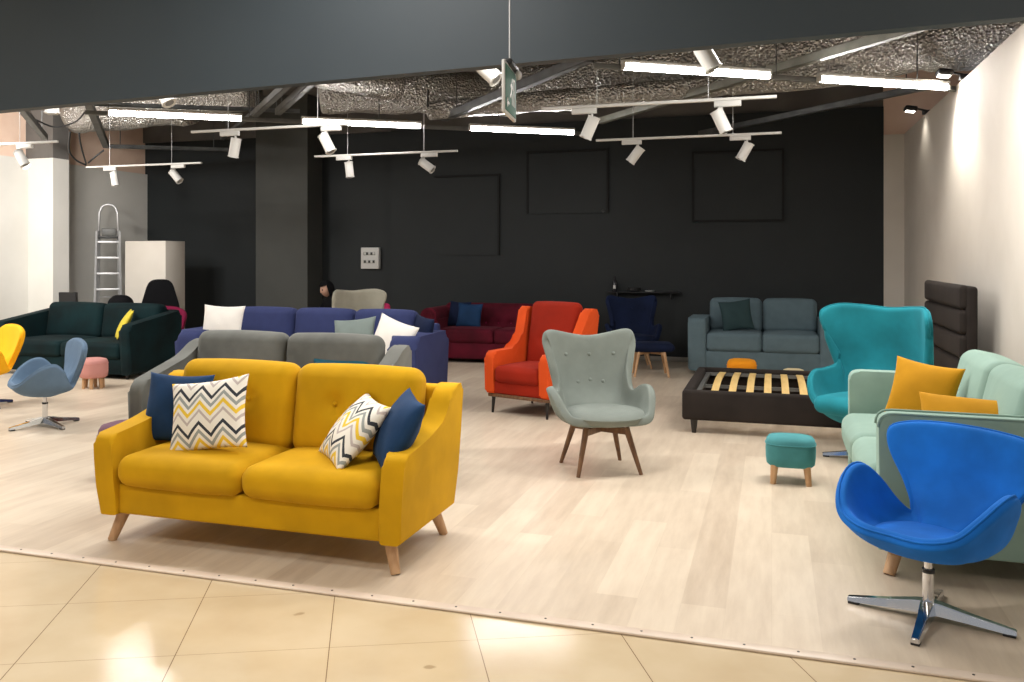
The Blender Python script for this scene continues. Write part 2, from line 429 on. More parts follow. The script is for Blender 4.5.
def shell(name, half, center, mat, parent, thick=.05, nu=88, nv=14, scale=1., pad=0., **k):
    """upholstered chair shell. half: list of ((rim),(mid)) from front centre to back centre, right side"""
    rim = [Vector(h[0]) for h in half]; mid = [Vector(h[1]) for h in half]
    mir = lambda p: Vector((-p.x, p.y, p.z))
    R = rim+[mir(p) for p in reversed(rim[1:-1])]; Q = mid+[mir(p) for p in reversed(mid[1:-1])]
    c = Vector(center); V = [c.copy()]; F = []
    def ev(u, t):
        r = crv(R, u, True); m = crv(Q, u, True); fl = Vector((m.x, m.y, c.z))
        pre = c*2-Vector((m.x, m.y, 2*c.z-m.z)); post = r+(r-m)*.6
        return crv([pre, c, m, r, post], .25+.5*t, False)
    for j in range(1, nv+1):
        for i in range(nu): V.append(ev(i/nu, j/nv))
    for i in range(nu): F.append((0, 1+i, 1+(i+1) % nu))
    for j in range(nv-1):
        for i in range(nu):
            a = 1+j*nu+i; b = 1+j*nu+(i+1) % nu; F.append((a, a+nu, b+nu, b))
    V = [p*scale for p in V]
    o = link(name, pyd(name, V, F), mat, parent, **k)
    s = o.modifiers.new('thick', 'SOLIDIFY'); s.thickness = thick*scale; s.offset = 0; s.use_even_offset = False
    b = o.modifiers.new('smooth', 'SUBSURF'); b.levels = 1; b.render_levels = 2
    rp = [crv(R, i/120, True)*scale for i in range(120)]
    return o, ev, rp
def disc_button(name, p, nrm, r, mat, parent):
    bm = bmesh.new(); bmesh.ops.create_uvsphere(bm, u_segments=14, v_segments=8, radius=r)
    q = Vector((0, 0, 1)).rotation_difference(Vector(nrm).normalized()).to_matrix()
    for v in bm.verts: v.co.z *= .45; v.co = q @ v.co + Vector(p)
    return link(name, fin(bm, name), mat, parent)
def lathe(name, prof, mat, parent=None, n=32, sq=2., **k):
    V = []; F = []
    for r, z in prof:
        for i in range(n):
            a = 2*pi*i/n; V.append((r*cos(a), r*sin(a), z))
    for j in range(len(prof)-1):
        for i in range(n): F.append((j*n+i, j*n+(i+1) % n, (j+1)*n+(i+1) % n, (j+1)*n+i))
    F.append(tuple(range(n))); F.append(tuple(range((len(prof)-1)*n, len(prof)*n)))
    return sharp(link(name, pyd(name, V, F), mat, parent, **k), 50)
def copy_tree(o, label=None, loc=None, rz=None, group=None):
    c = o.copy(); COL.objects.link(c)
    if loc is not None: c.location = loc
    if rz is not None: c.rotation_euler = (0, 0, rz)
    if label: c['label'] = label
    if group: c['group'] = group
    def rec(s, d):
        for ch in s.children:
            e = ch.copy(); COL.objects.link(e); e.parent = d; e.matrix_parent_inverse = ch.matrix_parent_inverse.copy(); rec(ch, e)
    rec(o, c); return c
def restyle(root, old, new):
    """give a copied thing its own cloth (its meshes are made single-user)"""
    for ch in root.children:
        if ch.data and ch.data.materials and ch.data.materials[0] == old:
            ch.data = ch.data.copy(); ch.data.materials[0] = new
        restyle(ch, old, new)

# ------------------------------------------------------------ setting
XR = 1.75; YB = 13.6; XL = -11.0; YF = 3.735
def sbox(name, lo, hi, mat, r=0): return struct(rbox(name, lo, hi, mat, r=r))
sbox('floor', (XL-.1, YF, -.1), (XR+.1, YB+.1, 0), M['planks'])
sbox('floor', (-12, -4, -.1), (8, YF, 0), M['tiles'])
sbox('wall_back', (-6.03, YB, 0), (1.49, YB+.3, 3.68), M['wallblack'])
sbox('wall_back', (XL-.6, YB+.12, 0), (-6.03, YB+.3, 3.68), M['wallblack'])
sbox('wall_back', (1.49, YB-.02, 0), (XR, YB+.3, 3.28), M['wallwhite'])
sbox('wall_back', (1.49, YB+.02, 3.28), (XR+.9, YB+.3, 4.3), M['plaster'])
sbox('wall_back', (XL-.5, YB+.06, 3.68), (1.49, YB+.3, 4.3), M['concrete'])
sbox('wall_right', (XR, YF, 0), (XR+.15, YB+.3, 3.28), M['wallwhite'])
sbox('wall_right', (XR+.9, YF, 3.28), (XR+1.05, YB+.3, 4.3), M['plaster'])
sbox('wall_left', (XL-.15, YF, 0), (XL, YB+.3, 3.1), M['wallgrey'])
sbox('wall_left', (XL-.2, YF, 3.1), (XL-.05, YB+.3, 4.3), M['plaster'])
sbox('ceiling', (XL-.6, YF, 4.3), (XR+1.1, YB+.4, 4.4), M['concrete'])
# bulkhead above the shop entrance (its lower edge is a touch out of level)
bm = bmesh.new(); addbox(bm, (-12, YF-.02, 2.41), (6, YF+.05, 4.3))
for v in bm.verts:
    if v.co.z < 3: v.co.z = 2.432+.0195*(v.co.x)
struct(sharp(link('wall_front', fin(bm, 'bulkhead'), M['beam'])))
sbox('ceiling', (-12, -4, 3.4), (8, YF-.02, 3.5), M['mallceil'])
# columns
sbox('wall_left', (XL, 10.94, 0), (-10.52, 11.27, 3.1), M['wallgrey'])
sbox('wall_left', (XL-.05, 10.94, 3.1), (-10.52, 11.27, 4.3), M['concrete'])
sbox('wall_back', (-8.36, 13.2, 0), (-7.37, YB+.12, 4.3), M['wallcol'])
sbox('baseboard_back', (-6.03, YB-.015, 0), (1.49, YB, .07), M['base'], .003)
sbox('baseboard_right', (XR-.015, YF+.1, 0), (XR, YB-.02, .07), M['base'], .003)
# niches: shallow sunk panels drawn by a shadow gap
for (x0, x1, z0, z1, sides) in ((-5.21, -4.16, 1.60, 2.88, 'tr'), (-3.65, -2.41, 2.25, 3.22, 'tlr'), (-1.10, .14, 2.12, 3.12, 'tlrb')):
    bm = bmesh.new(); y0 = YB-.022; w = .022
    addbox(bm, (x0, y0, z0), (x1, YB+.01, z1-.02))
    struct(sharp(link('trim_1', fin(bm, 'niche'), M['wallblack'])))
    bm = bmesh.new()
    if 't' in sides: addbox(bm, (x0-.03, y0-.012, z1-.01), (x1+.03, YB+.01, z1+.02))
    if 'l' in sides: addbox(bm, (x0-.03, y0-.012, z0), (x0, YB+.01, z1-.01))
    if 'r' in sides: addbox(bm, (x1, y0-.012, z0), (x1+.03, YB+.01, z1-.01))
    if 'b' in sides: addbox(bm, (x0-.03, y0-.012, z0-.03), (x1+.03, YB+.01, z0))
    struct(sharp(link('trim_2', fin(bm, 'frame'), plain('black_gap', (.002, .002, .002), .8))))
# threshold strip with screws
tr = rbox('trim_3', (-9, YF-.045, 0), (XR, YF+.02, .012), M['trim'], r=.005); struct(tr)
s0 = None
for i in range(25):
    x = -4.0+.205*i
    if s0 is None:
        s0 = lathe('screw', [(.0055, .010), (.0055, .0135), (.003, .0145)], plain('screw_steel', (.08, .07, .06), .4, .6), tr, n=8, loc=(x, YF-.01, 0))
    else:
        c = s0.copy(); COL.objects.link(c); c.parent = tr; c.location = (x, YF-.01, 0)
# white boxed-in column beside the ladder
wb = rbox('partition_cabinet', (-10.06, 12.0, 0), (-9.27, 12.5, 1.83), M['wallwhite'], r=.004)
tag(wb, 'low white boxed partition standing against the dark back wall beside the ladder', 'partition')

# ------------------------------------------------------------ sofas
def arm_pair(root, W, aw, prof, mat, r, flare=0., zf=.2, ztop=.85):
    for sx in (0, 1):
        sh = (lambda co, s=sx: (1 if s else -1)*flare*max(0, (co.z-zf))/(ztop-zf)) if flare else None
        prism('armrest', prof, 0 if not sx else W-aw, aw if not sx else W, mat, root, r, sh)
def sofa(label, loc, rz, W, D, mat, prof, aw=.14, base=(.17, .30), seat_z=.42, nseat=2, nback=2, back_z=.9, back_t=.16,
         cush_t=.15, cush_z0=.40, lean=.1, legs='wood', r=.03, flare=0., buttons=False, seat_front=-.01, seatmat=None, backx=None, smat=None, name='sofa',
         frame_z=None, puff=.025, cr=.055, dimp=True, leg_h=None, legm=None, legr=(.028, .018)):
    t = thing(name, label, 'sofa', loc, rz); smat = smat or mat
    b0, b1 = base
    rbox('base_frame', (aw-.01, .02, b0), (W-aw+.01, D-.02, b1), mat, t, .015)
    fz = frame_z or back_z-.1
    rbox('back_frame', (aw*.4, D-.12, b0+.02), (W-aw*.4, D, fz), mat, t, .03, 3)
    arm_pair(t, W, aw, prof, mat, r, flare, b0, max(p[1] for p in prof))
    x0 = aw; x1 = W-aw; w = (x1-x0)/nseat; yb = D-.12
    for i in range(nseat):
        cushion('seat_cushion', (x0+w*i+.002, seat_front, b1-.005), (x0+w*(i+1)-.002, yb-.02, seat_z), cr, smat, t, puff=(.0, .012, puff))
    w = (x1-x0)/nback if backx is None else (backx[1]-backx[0])/nback; xx = x0 if backx is None else backx[0]
    for i in range(nback):
        hw = w/2; hh = (back_z-cush_z0)/2; dm = []
        if buttons:
            dm = [(sx*w*.2, -cush_t/2, hh*.15, .05, .06) for sx in (-.7, .7)]
        c = cushion('back_cushion', (-hw+.004, -cush_t/2, -hh), (hw-.004, cush_t/2, hh), min(.075, cush_t*.48), smat, t, puff=(0, puff*1.2, .015), dim=dm, n=22 if buttons else 9,
                    loc=(xx+w*(i+.5), yb-back_t/2-.0, cush_z0+hh+.0), rot=(-lean, 0, 0))
        if buttons:
            for d in dm: disc_button('button', (d[0], -cush_t/2-puff*1.0+.026, d[2]), (0, -1, 0), .013, smat, c)
    if legs == 'wood':
        for lx in (0, 1):
            for ly in (0, 1):
                p1 = Vector((.10 if not lx else W-.10, .10 if not ly else D-.12, b0+.02)); sx = -1 if not lx else 1; sy = -1 if not ly else 1
                tube('leg', p1, (p1.x+sx*.055, p1.y+sy*.05, 0), legr[0], legr[1], legm or M['wood'], t)
    elif legs == 'low':
        for lx in (.12, W-.12):
            for ly in (.1, D-.1): tube('leg', (lx, ly, b0+.01), (lx, ly, 0), .025, .02, legm or M['black_wood'], t)
    return t

# yellow sofa (front bottom at Y=4.0)
yp = rpoly([(.0, .155), (-.015, .40), (-.01, .59), (.32, .63), (.54, .69), (.625, .86), (.80, .855), (.815, .50), (.795, .155)], [0, .12, .05, .2, .2, .09, .04, .2, 0], 6)
ys = sofa('bright mustard yellow two seat velvet sofa nearest the tiled floor', (-3.52, 3.99, 0), 0, 1.80, .80, M['yellow'], yp, aw=.12, base=(.16, .325), seat_z=.485,
          back_z=.945, cush_z0=.44, back_t=.17, cush_t=.19, flare=.05, buttons=True, lean=.16, r=.022, seat_front=-.035, cr=.07, legr=(.036, .024))
# grey sofa
gp = rpoly([(.0, .13), (.0, .66), (.55, .80), (.72, .90), (.86, .92), (.88, .13)], [0, .07, .3, .12, .05, 0])
gs = sofa('grey velvet sofa directly behind the mustard yellow sofa', (-4.42, 5.3, 0), 0, 1.86, .90, M['grey'], gp, aw=.12, base=(.13, .30), seat_z=.47, back_z=.985, cush_z0=.46, lean=.12,
          cush_t=.18, back_t=.17, frame_z=.72, backx=(.11, 1.70))
# indigo sofa with chaise at left
ip = rpoly([(.0, .08), (-.01, .79), (.92, .80), (.92, .08)], [0, .12, .1, 0])
isf = sofa('indigo blue three cushion sofa holding white pillows, behind the grey sofa', (-6.02, 7.95, 0), 0, 2.76, 1.0, M['indigo'], ip, aw=.30, base=(.07, .28), seat_z=.46, nseat=3, nback=3, back_z=1.0, cush_z0=.44,
           cush_t=.22, back_t=.22, r=.07, legs='low', lean=.13, frame_z=.86, puff=.03)
cushion('chaise_cushion', (.0, -.32, .07), (.80, .0, .50), .11, M['indigo'], isf, puff=(0, 0, .02))
# bottle green sofa
np_ = rpoly([(.0, .06), (-.02, .69), (1.05, .84), (1.05, .06)], [0, .07, .08, 0])
grs = sofa('very dark bottle green velvet sofa by the left wall', (-9.98, 9.32, 0), 0, 2.24, 1.1, M['green'], np_, aw=.16, base=(.06, .26), seat_z=.46, nseat=2, nback=2, back_z=.92, cush_z0=.42,
           cush_t=.22, back_t=.24, r=.05, legs='low', lean=.16, frame_z=.84)
# slate sofa
sp = rpoly([(.0, .05), (.0, .75), (.9, .75), (.9, .05)], [0, .07, .05, 0])
sls = sofa('slate blue grey two seat sofa with block arms against the dark wall', (-1.07, 12.2, 0), 0, 1.90, .95, M['slate'], sp, aw=.24, base=(.05, .32), seat_z=.56, back_z=.99, cush_z0=.53,
           cush_t=.24, back_t=.2, r=.05, legs='low', lean=.12, frame_z=.74, puff=.02)
# mint sofa, faces -X: local front -Y -> world -X  => rz = -90deg
mp_ = rpoly([(.0, .13), (.0, .80), (.95, .795), (.95, .13)], [0, .07, .06, 0])
ms = sofa('pale mint green velvet sofa along the right wall behind the royal blue chair', (.50, 6.62, 0), -pi/2, 1.86, 1.0, M['mint'], mp_, aw=.12, base=(.13, .32), seat_z=.52, back_z=.965, cush_z0=.50,
          cush_t=.24, back_t=.26, r=.01, lean=.2, frame_z=.76, puff=.03, seat_front=-.05, cr=.07, legr=(.035, .028))
for x in (W_ for W_ in (1.86, 1.74)):
    o = [(x, y, z) for (y, z) in mp_]
    path('piping', [(x, y-.004 if y < .05 else y, z+.004 if z > .7 else z) for (y, z) in mp_ if z > .14], .006, M['mint'], ms, n=6)

# burgundy chesterfield
def chesterfield(loc):
    t = thing('chesterfield_sofa', 'burgundy velvet rolled arm sofa with a tufted back by the dark wall', 'sofa', loc)
    W = 2.3; D = .92
    rbox('base_frame', (.1, .03, .06), (W-.1, D-.02, .3), M['burg'], t, .02)
    pr = lambda: [(x, z) for x, z in [(.0, .06), (.0, .55)]]
    for s in (0, 1):
        bm = bmesh.new(); x = .17 if not s else W-.17
        addbox(bm, (x-.11, 0, .06), (x+.11, D, .64))
        addtube(bm, (x-(.03 if not s else -.03), -.01, .68), (x-(.03 if not s else -.03), D, .68), .13, .13, 28)
        sharp(link('armrest', fin(bm, 'arm'), M['burg'], t), 40)
        c = .14 if not s else W-.14
        lathe('arm_scroll', [(.10, -.012), (.10, 0), (.06, .012), (.055, .006), (.01, .008)], M['burg'], t, loc=(c, -.012, .68), rot=(pi/2, 0, 0))
    dm = []
    hw = (W-.5)/2
    for row, off in ((.10, 0), (-.07, .5)):
        for i in range(-4, 5):
            x = (i+off)*.2
            if abs(x) < hw-.08: dm.append((x, -.1, row, .045, .055))
    b = cushion('back_cushion', (-hw-.1, -.1, -.24), (hw+.1, .1, .24), .09, M['burg'], t, puff=(0, .03, .0), dim=dm, n=26, loc=(W/2, D-.22, .62), rot=(-.12, 0, 0))
    for d in dm: disc_button('button', (d[0], -.085, d[2]), (0, -1, 0), .014, M['wine'], b)
    rbox('back_frame', (.1, D-.14, .1), (W-.1, D, .78), M['burg'], t, .05, 3)
    for i in range(2):
        w = (W-.56)/2
        cushion('seat_cushion', (.28+w*i+.003, .0, .3), (.28+w*(i+1)-.003, D-.3, .5), .05, M['burg'], t, puff=(0, .01, .025))
    for x in (.12, W-.12):
        for y in (.08, D-.08): tube('leg', (x, y, .07), (x, y, 0), .035, .025, M['black_wood'], t)
    return t
chesterfield((-5.02, 12.4, 0))

# ------------------------------------------------------------ pillows
pillow('plain dark navy velvet pillow standing at the left end of the mustard yellow sofa', (-3.31, 4.34, .485), (-.26, .0, .03), .44, .41, .14, M['navy'], seed=1)
pillow('zigzag striped pillow at the left of the mustard yellow sofa, seen face on', (-2.94, 4.16, .50), (-.34, -.16, .06), .48, .41, .13, M['chevron'], seed=2)
pillow('zigzag striped pillow turned sideways at the right end of the mustard yellow sofa', (-2.22, 4.19, .49), (-.72, .06, -.80), .43, .42, .16, M['chevron'], seed=3)
pillow('plain dark navy velvet pillow leaning against the right arm of the mustard yellow sofa', (-1.93, 4.2, .49), (-.5, .08, -.95), .42, .41, .17, M['navy'], seed=4)
pillow('petrol blue velvet pillow lying on the grey sofa, showing over the yellow backrest', (-2.98, 5.66, .46), (-.62, 0, .1), .46, .44, .14, M['petrol'], seed=5)
pillow('white plush pillow at the left end of the indigo sofa', (-5.61, 8.16, .62), (-.2, .02, .05), .5, .44, .16, M['white'], seed=6, button=True)
pillow('grey green pillow on the indigo sofa beside the tilted white pillow', (-4.06, 8.20, .5), (-.3, -.12, -.1), .5, .46, .15, M['sage'], seed=7)
pillow('white plush pillow tilted against the right arm of the indigo sofa', (-3.68, 8.12, .5), (-.25, .28, -.2), .5, .47, .16, M['white'], seed=8)
pillow('dark blue pillow tucked behind the right arm of the indigo sofa', (-3.48, 8.58, .6), (-.15, .1, -.7), .4, .36, .14, M['navyd'], seed=9)
pillow('thin bright yellow pillow leaning on the right arm of the dark green sofa', (-8.3, 9.72, .48), (-.5, .0, -.80), .40, .44, .10, M['lemon'], seed=10)
pillow('dark blue pillow propped in the left corner of the burgundy sofa', (-4.56, 12.78, .5), (-.2, .02, -.35), .42, .4, .14, M['navyd'], seed=11)
pillow('blue velvet pillow in front of a darker one on the burgundy sofa', (-4.36, 12.7, .5), (-.25, .04, 0), .40, .38, .13, M['navy'], seed=12)
pillow('dark teal grey pillow tilted on the left seat of the slate blue sofa', (-.42, 12.45, .58), (-.25, -.14, .08), .42, .42, .14, M['dslate'], seed=13)
pillow('ochre yellow velvet pillow leaning upright at the far end of the mint sofa', (.82, 5.95, .53), (-.32, .13, -.45), .40, .42, .15, M['yellow2'], seed=14)
pillow('ochre yellow pillow lying low behind the near arm of the mint sofa', (.99, 5.1, .55), (-.6, .03, -.2), .57, .34, .14, M['yellow2'], seed=15)

# ------------------------------------------------------------ swivel shell chairs
def star_base(t, h0, h1, rot, L=.33):
    tube('gas_column', (0, 0, .05), (0, 0, h0), .024, .024, M['chrome'], t, 24)
    tube('column_sleeve', (0, 0, h0-.02), (0, 0, h1), .017, .017, M['chrome'], t, 20)
    tube('collar', (0, 0, h0-.012), (0, 0, h0+.004), .026, .026, M['blackpl'], t, 24)
    for k in range(4):
        a = rot+k*pi/2; bm = bmesh.new()
        sec = [(0.0, .038, .032, .085), (.05, .034, .03, .08), (.16, .026, .022, .058), (L, .018, .008, .030)]
        prev = None
        for (x, w, zb, zt) in sec:
            ring = [bm.verts.new(p) for p in ((x, -w, zb), (x, w, zb), (x, w*.75, zt), (x, -w*.75, zt))]
            if prev:
                for i in range(4): bm.faces.new((prev[i], prev[(i+1) % 4], ring[(i+1) % 4], ring[i]))
            else: bm.faces.new(ring)
            prev = ring
        bm.faces.new(list(reversed(prev)))
        bmesh.ops.bevel(bm, geom=bm.edges[:], offset=.003, segments=2, affect='EDGES')
        l = sharp(link('leg', fin(bm, 'leg'), M['chrome'], t, rot=(0, 0, a)), 40)
        rbox('foot_pad', (L-.05, -.017, 0), (L-.002, .017, .012), M['blackpl'], l, .003)
SWAN = [((0, -.31, .44), (0, -.2, .355)), ((.15, -.31, .445), (.12, -.19, .36)), ((.27, -.265, .48), (.21, -.15, .37)), ((.335, -.19, .56), (.24, -.09, .38)),
        ((.37, -.08, .635), (.26, -.03, .385)), ((.368, .03, .65), (.255, .03, .385)), ((.33, .11, .58), (.245, .09, .385)), ((.27, .165, .47), (.215, .14, .385)), ((.215, .205, .415), (.18, .17, .38)),
        ((.22, .235, .47), (.16, .195, .40)), ((.29, .265, .59), (.16, .215, .44)), ((.375, .285, .71), (.17, .235, .49)), ((.38, .30, .80), (.16, .25, .52)), ((.28, .318, .842), (.12, .26, .53)), ((.14, .33, .858), (.06, .265, .53)), ((0, .333, .862), (0, .265, .53))]
def swan(name, label, loc, rz, mat, base_rot, scale=1.):
    t = thing(name, label, 'chair', loc, rz)
    o, ev, rp = shell('seat_shell', SWAN, (0, 0, .325), mat, t, .058, 120, 14, scale)
    path('piping', rp, .0055, mat, t, n=6, closed=True)
    V = []
    q = lathe('seat_cushion', [(.02, .30), (.15, .315), (.215, .345), (.235, .375), (.215, .398), (.14, .41), (.03, .413)], mat, t, n=40, scale=(1*scale, .92*scale, scale), loc=(0, -.03*scale, 0))
    star_base(t, .215, .31*scale, base_rot)
    return t
swan('swivel_chair', 'royal blue velvet shell armchair on a chrome star base at the right front', (.645, 4.27, 0), radians(-39), M['blue'], radians(22), .935)
swan('swivel_chair', 'light blue shell armchair on a chrome star base, seen from its side at the left', (-6.42, 6.58, 0), radians(-36), M['lblue'], radians(18), .92)
sw3 = swan('swivel_chair', 'bright yellow shell armchair cut off by the left edge of the photo', (-7.88, 7.22, 0), radians(-28), M['sun'], radians(14), .98)
EGG = [((0, -.33, .40), (0, -.2, .30)), ((.2, -.32, .41), (.15, -.19, .31)), ((.33, -.28, .46), (.24, -.16, .33)), ((.41, -.22, .57), (.30, -.12, .36)), ((.445, -.12, .65), (.33, -.06, .38)),
       ((.425, .0, .665), (.33, .0, .39)), ((.385, .09, .70), (.31, .07, .40)), ((.375, .11, .80), (.30, .12, .42)), ((.415, .06, .92), (.30, .15, .46)), ((.455, .0, 1.04), (.31, .18, .52)), ((.445, .0, 1.14), (.28, .21, .58)),
       ((.36, .1, 1.19), (.22, .24, .62)), ((.2, .2, 1.185), (.12, .27, .64)), ((0, .23, 1.17), (0, .285, .65))]
def egg(name, label, loc, rz, mat, base_rot=.5, scale=1.):
    t = thing(name, label, 'armchair', loc, rz)
    o, ev, rp = shell('seat_shell', EGG, (0, 0, .27), mat, t, .055, 120, 20, scale)
    path('piping', rp, .006, mat, t, n=6, closed=True)
    cushion('seat_cushion', (-.29, -.36, .36), (.29, .16, .49), .06, mat, t, puff=(0, .01, .02))
    star_base(t, .17, .25*scale, base_rot, .36)
    return t
egg('egg_armchair', 'teal velvet high back wing shell armchair between the bed and the mint sofa', (.74, 7.5, 0), radians(-38), M['teal'], radians(0)+radians(38)+pi)
egg('egg_armchair', 'light grey high back shell armchair far back beside the wall panel', (-5.5, 11.35, 0), radians(56), M['cream'], .4, .93)
CONT = [((0, -.33, .40), (0, -.22, .38)), ((.18, -.325, .40), (.14, -.2, .38)), ((.29, -.27, .41), (.22, -.16, .385)), ((.335, -.2, .47), (.25, -.12, .39)), ((.37, -.11, .57), (.27, -.07, .39)),
        ((.385, 0, .615), (.275, 0, .39)), ((.36, .08, .60), (.265, .06, .395)), ((.315, .125, .565), (.25, .11, .40)), ((.295, .16, .60), (.235, .145, .41)), ((.30, .2, .72), (.22, .17, .43)), ((.335, .24, .87), (.22, .2, .48)),
        ((.36, .275, .98), (.2, .22, .52)), ((.30, .3, 1.015), (.15, .235, .54)), ((.15, .315, .985), (.08, .245, .55)), ((0, .32, .965), (0, .25, .55))]
def contour(name, label, loc, rz, mat, wood):
    t = thing(name, label, 'armchair', loc, rz)
    o, ev, rp = shell('seat_shell', CONT, (0, 0, .365), mat, t, .06, 120, 16)
    lathe('seat_cushion', [(.05, .345), (.2, .35), (.275, .375), (.29, .41), (.27, .44), (.18, .455), (.04, .458)], mat, t, n=40, scale=(1.05, 1.06, 1.03), loc=(0, -.095, 0))
    n = 14
    for (u, v) in ((.5, .82), (.445, .8), (.555, .8), (.5, .6), (.46, .58), (.54, .58)):
        p = ev(u, v); pa = ev(u+.01, v); pb = ev(u, v+.03)
        nr = (pa-p).cross(pb-p).normalized()
        if nr.y > 0: nr = -nr
        disc_button('button', p+nr*.029, nr, .015, mat, t)
    cross_frame(t, .235, .30, wood)
    return t
def cross_frame(t, s, h, wood, top=.15):
    bm = bmesh.new()
    for a in (pi/4, -pi/4):
        mx = Matrix.Rotation(a, 4, 'Z'); addbox(bm, (-top*1.5, -.02, h-.02), (top*1.5, .02, h+.025), mx)
    sharp(link('cross_rail', fin(bm, 'rail'), wood, t))
    for sx in (-1, 1):
        for sy in (-1, 1):
            tube('leg', (sx*top, sy*top, h+.03), (sx*s, sy*s, 0), .024, .014, wood, t)
contour('wing_armchair', 'pale sage grey button back armchair on walnut legs in mid floor', (-1.21, 6.54, 0), radians(28), M['sgrey'], M['woodd'])
contour('wing_armchair', 'dark navy button back armchair against the dark wall', (-1.88, 12.75, 0), radians(14), M['navyd'], M['wood'])
t = thing('footstool', 'dark navy footstool on splayed beech legs before the navy armchair', 'footstool', (-1.53, 11.92, 0), radians(12))
cushion('seat_cushion', (-.30, -.22, .33), (.30, .22, .43), .05, M['navyd'], t, puff=(0, 0, .02))
cross_frame(t, .22, .31, M['wood'], .16)

# ------------------------------------------------------------ red armchair
def red_chair():
    t = thing('armchair', 'red orange velvet armchair with button back and dark legs', 'armchair', (-2.25, 8.78, 0), radians(-20))
    w = .385
    rbox('plinth', (-w+.02, -.38, .165), (w-.02, .4, .20), M['woodd'], t, .008)
    rbox('base_frame', (-w+.09, -.385, .20), (w-.09, .38, .33), M['redd'], t, .02)
    prof = rpoly([(-.40, .20), (-.415, .62), (.08, .63), (.28, 1.05), (.46, 1.03), (.41, .20)], [.03, .07, .16, .05, .06, 0], 6)
    for s in (-1, 1):
        x0, x1 = (-w, -w+.11) if s < 0 else (w-.11, w)
        prism('armrest', prof, x0, x1, M['red'], t, .03, (lambda co, s=s: s*.06*max(0, co.z-.62)/.4*(1)))
    cushion('seat_cushion', (-w+.115, -.415, .32), (w-.115, .22, .48), .05, M['redd'], t, puff=(0, .01, .025))
    dm = [(x, -.07, z, .03, .05) for x in (-.07, .07) for z in (.14, -.06)]
    b = cushion('back_cushion', (-w+.09, -.07, -.34), (w-.09, .07, .34), .06, M['redd'], t, puff=(0, .03, .01), dim=dm, n=16, loc=(0, .285, .76), rot=(-.2, 0, 0))
    for d in dm: disc_button('button', (d[0], -.075, d[2]), (0, -1, 0), .013, plain('pale_button', (.7, .35, .2), .3), b)
    rbox('back_frame', (-w+.05, .36, .2), (w-.05, .44, .98), M['red'], t, .03, 3)
    for sx in (-1, 1):
        for sy in (-.33, .34): tube('leg', (sx*(w-.06), sy, .17), (sx*(w-.055), sy*1.04, 0), .02, .012, M['black_wood'], t)
red_chair()

# ------------------------------------------------------------ poufs
def pouf(label, loc, rx, ry, z0, z1, mat, leg=True, sq=True, rz=0., nleg=4, cat='pouf'):
    t = thing('pouf', label, cat, loc, rz)
    h = z1-z0
    o = lathe('seat_cushion', [(rx*.86, z0), (rx*.97, z0+h*.08), (rx, z0+h*.3), (rx*1.01, z0+h*.55), (rx, z0+h*.72), (rx*.99, z0+h*.76), (rx*.97, z0+h*.86), (rx*.88, z0+h*.95), (rx*.6, z1), (rx*.1, z1+.006)], mat, t, n=40)
    V = o.data
    for v in V.vertices:
        a = math.atan2(v.co.y, v.co.x); f = (abs(cos(a))**3.2+abs(sin(a))**3.2)**(-1/3.2) if sq else 1
        v.co.x *= f; v.co.y *= f*ry/rx
    path('piping', [(rx*1.005*cos(a)*((abs(cos(a))**3.2+abs(sin(a))**3.2)**(-1/3.2) if sq else 1), ry*1.005*sin(a)*((abs(cos(a))**3.2+abs(sin(a))**3.2)**(-1/3.2) if sq else 1), z0+h*.74) for a in [2*pi*i/48 for i in range(48)]], .004, mat, t, n=6, closed=True)
    if leg:
        for k in range(nleg):
            a = pi/4+k*2*pi/nleg if nleg == 4 else k*2*pi/nleg; c = .62 if nleg != 4 else .78
            x, y = rx*c*cos(a)*(1.15 if nleg == 4 else 1), ry*c*sin(a)*(1.15 if nleg == 4 else 1)
            tube('leg', (x, y, z0+.01), (x*1.12, y*1.12, 0), .026, .019, M['wood'], t)
    return t
pouf('small teal velvet pouf on stubby wooden legs in the middle of the open floor', (.125, 6.58, 0), .165, .14, .12, .325, M['tealp'])
pouf('small pink velvet pouf on wooden legs in front of the green sofa', (-7.72, 8.66, 0), .165, .165, .13, .36, M['pink'], nleg=6, sq=False)
pouf('bright orange pouf showing behind the slatted bed', (-.33, 10.75, 0), .165, .165, .12, .385, M['orange'])
pouf('cream pouf just showing behind the slatted bed', (.23, 10.4, 0), .12, .12, .1, .335, M['creamp'])
pouf('low round mauve pouf behind the left arm of the mustard yellow sofa', (-4.37, 5.24, 0), .2, .2, .06, .39, M['mauve'], leg=False, sq=False)

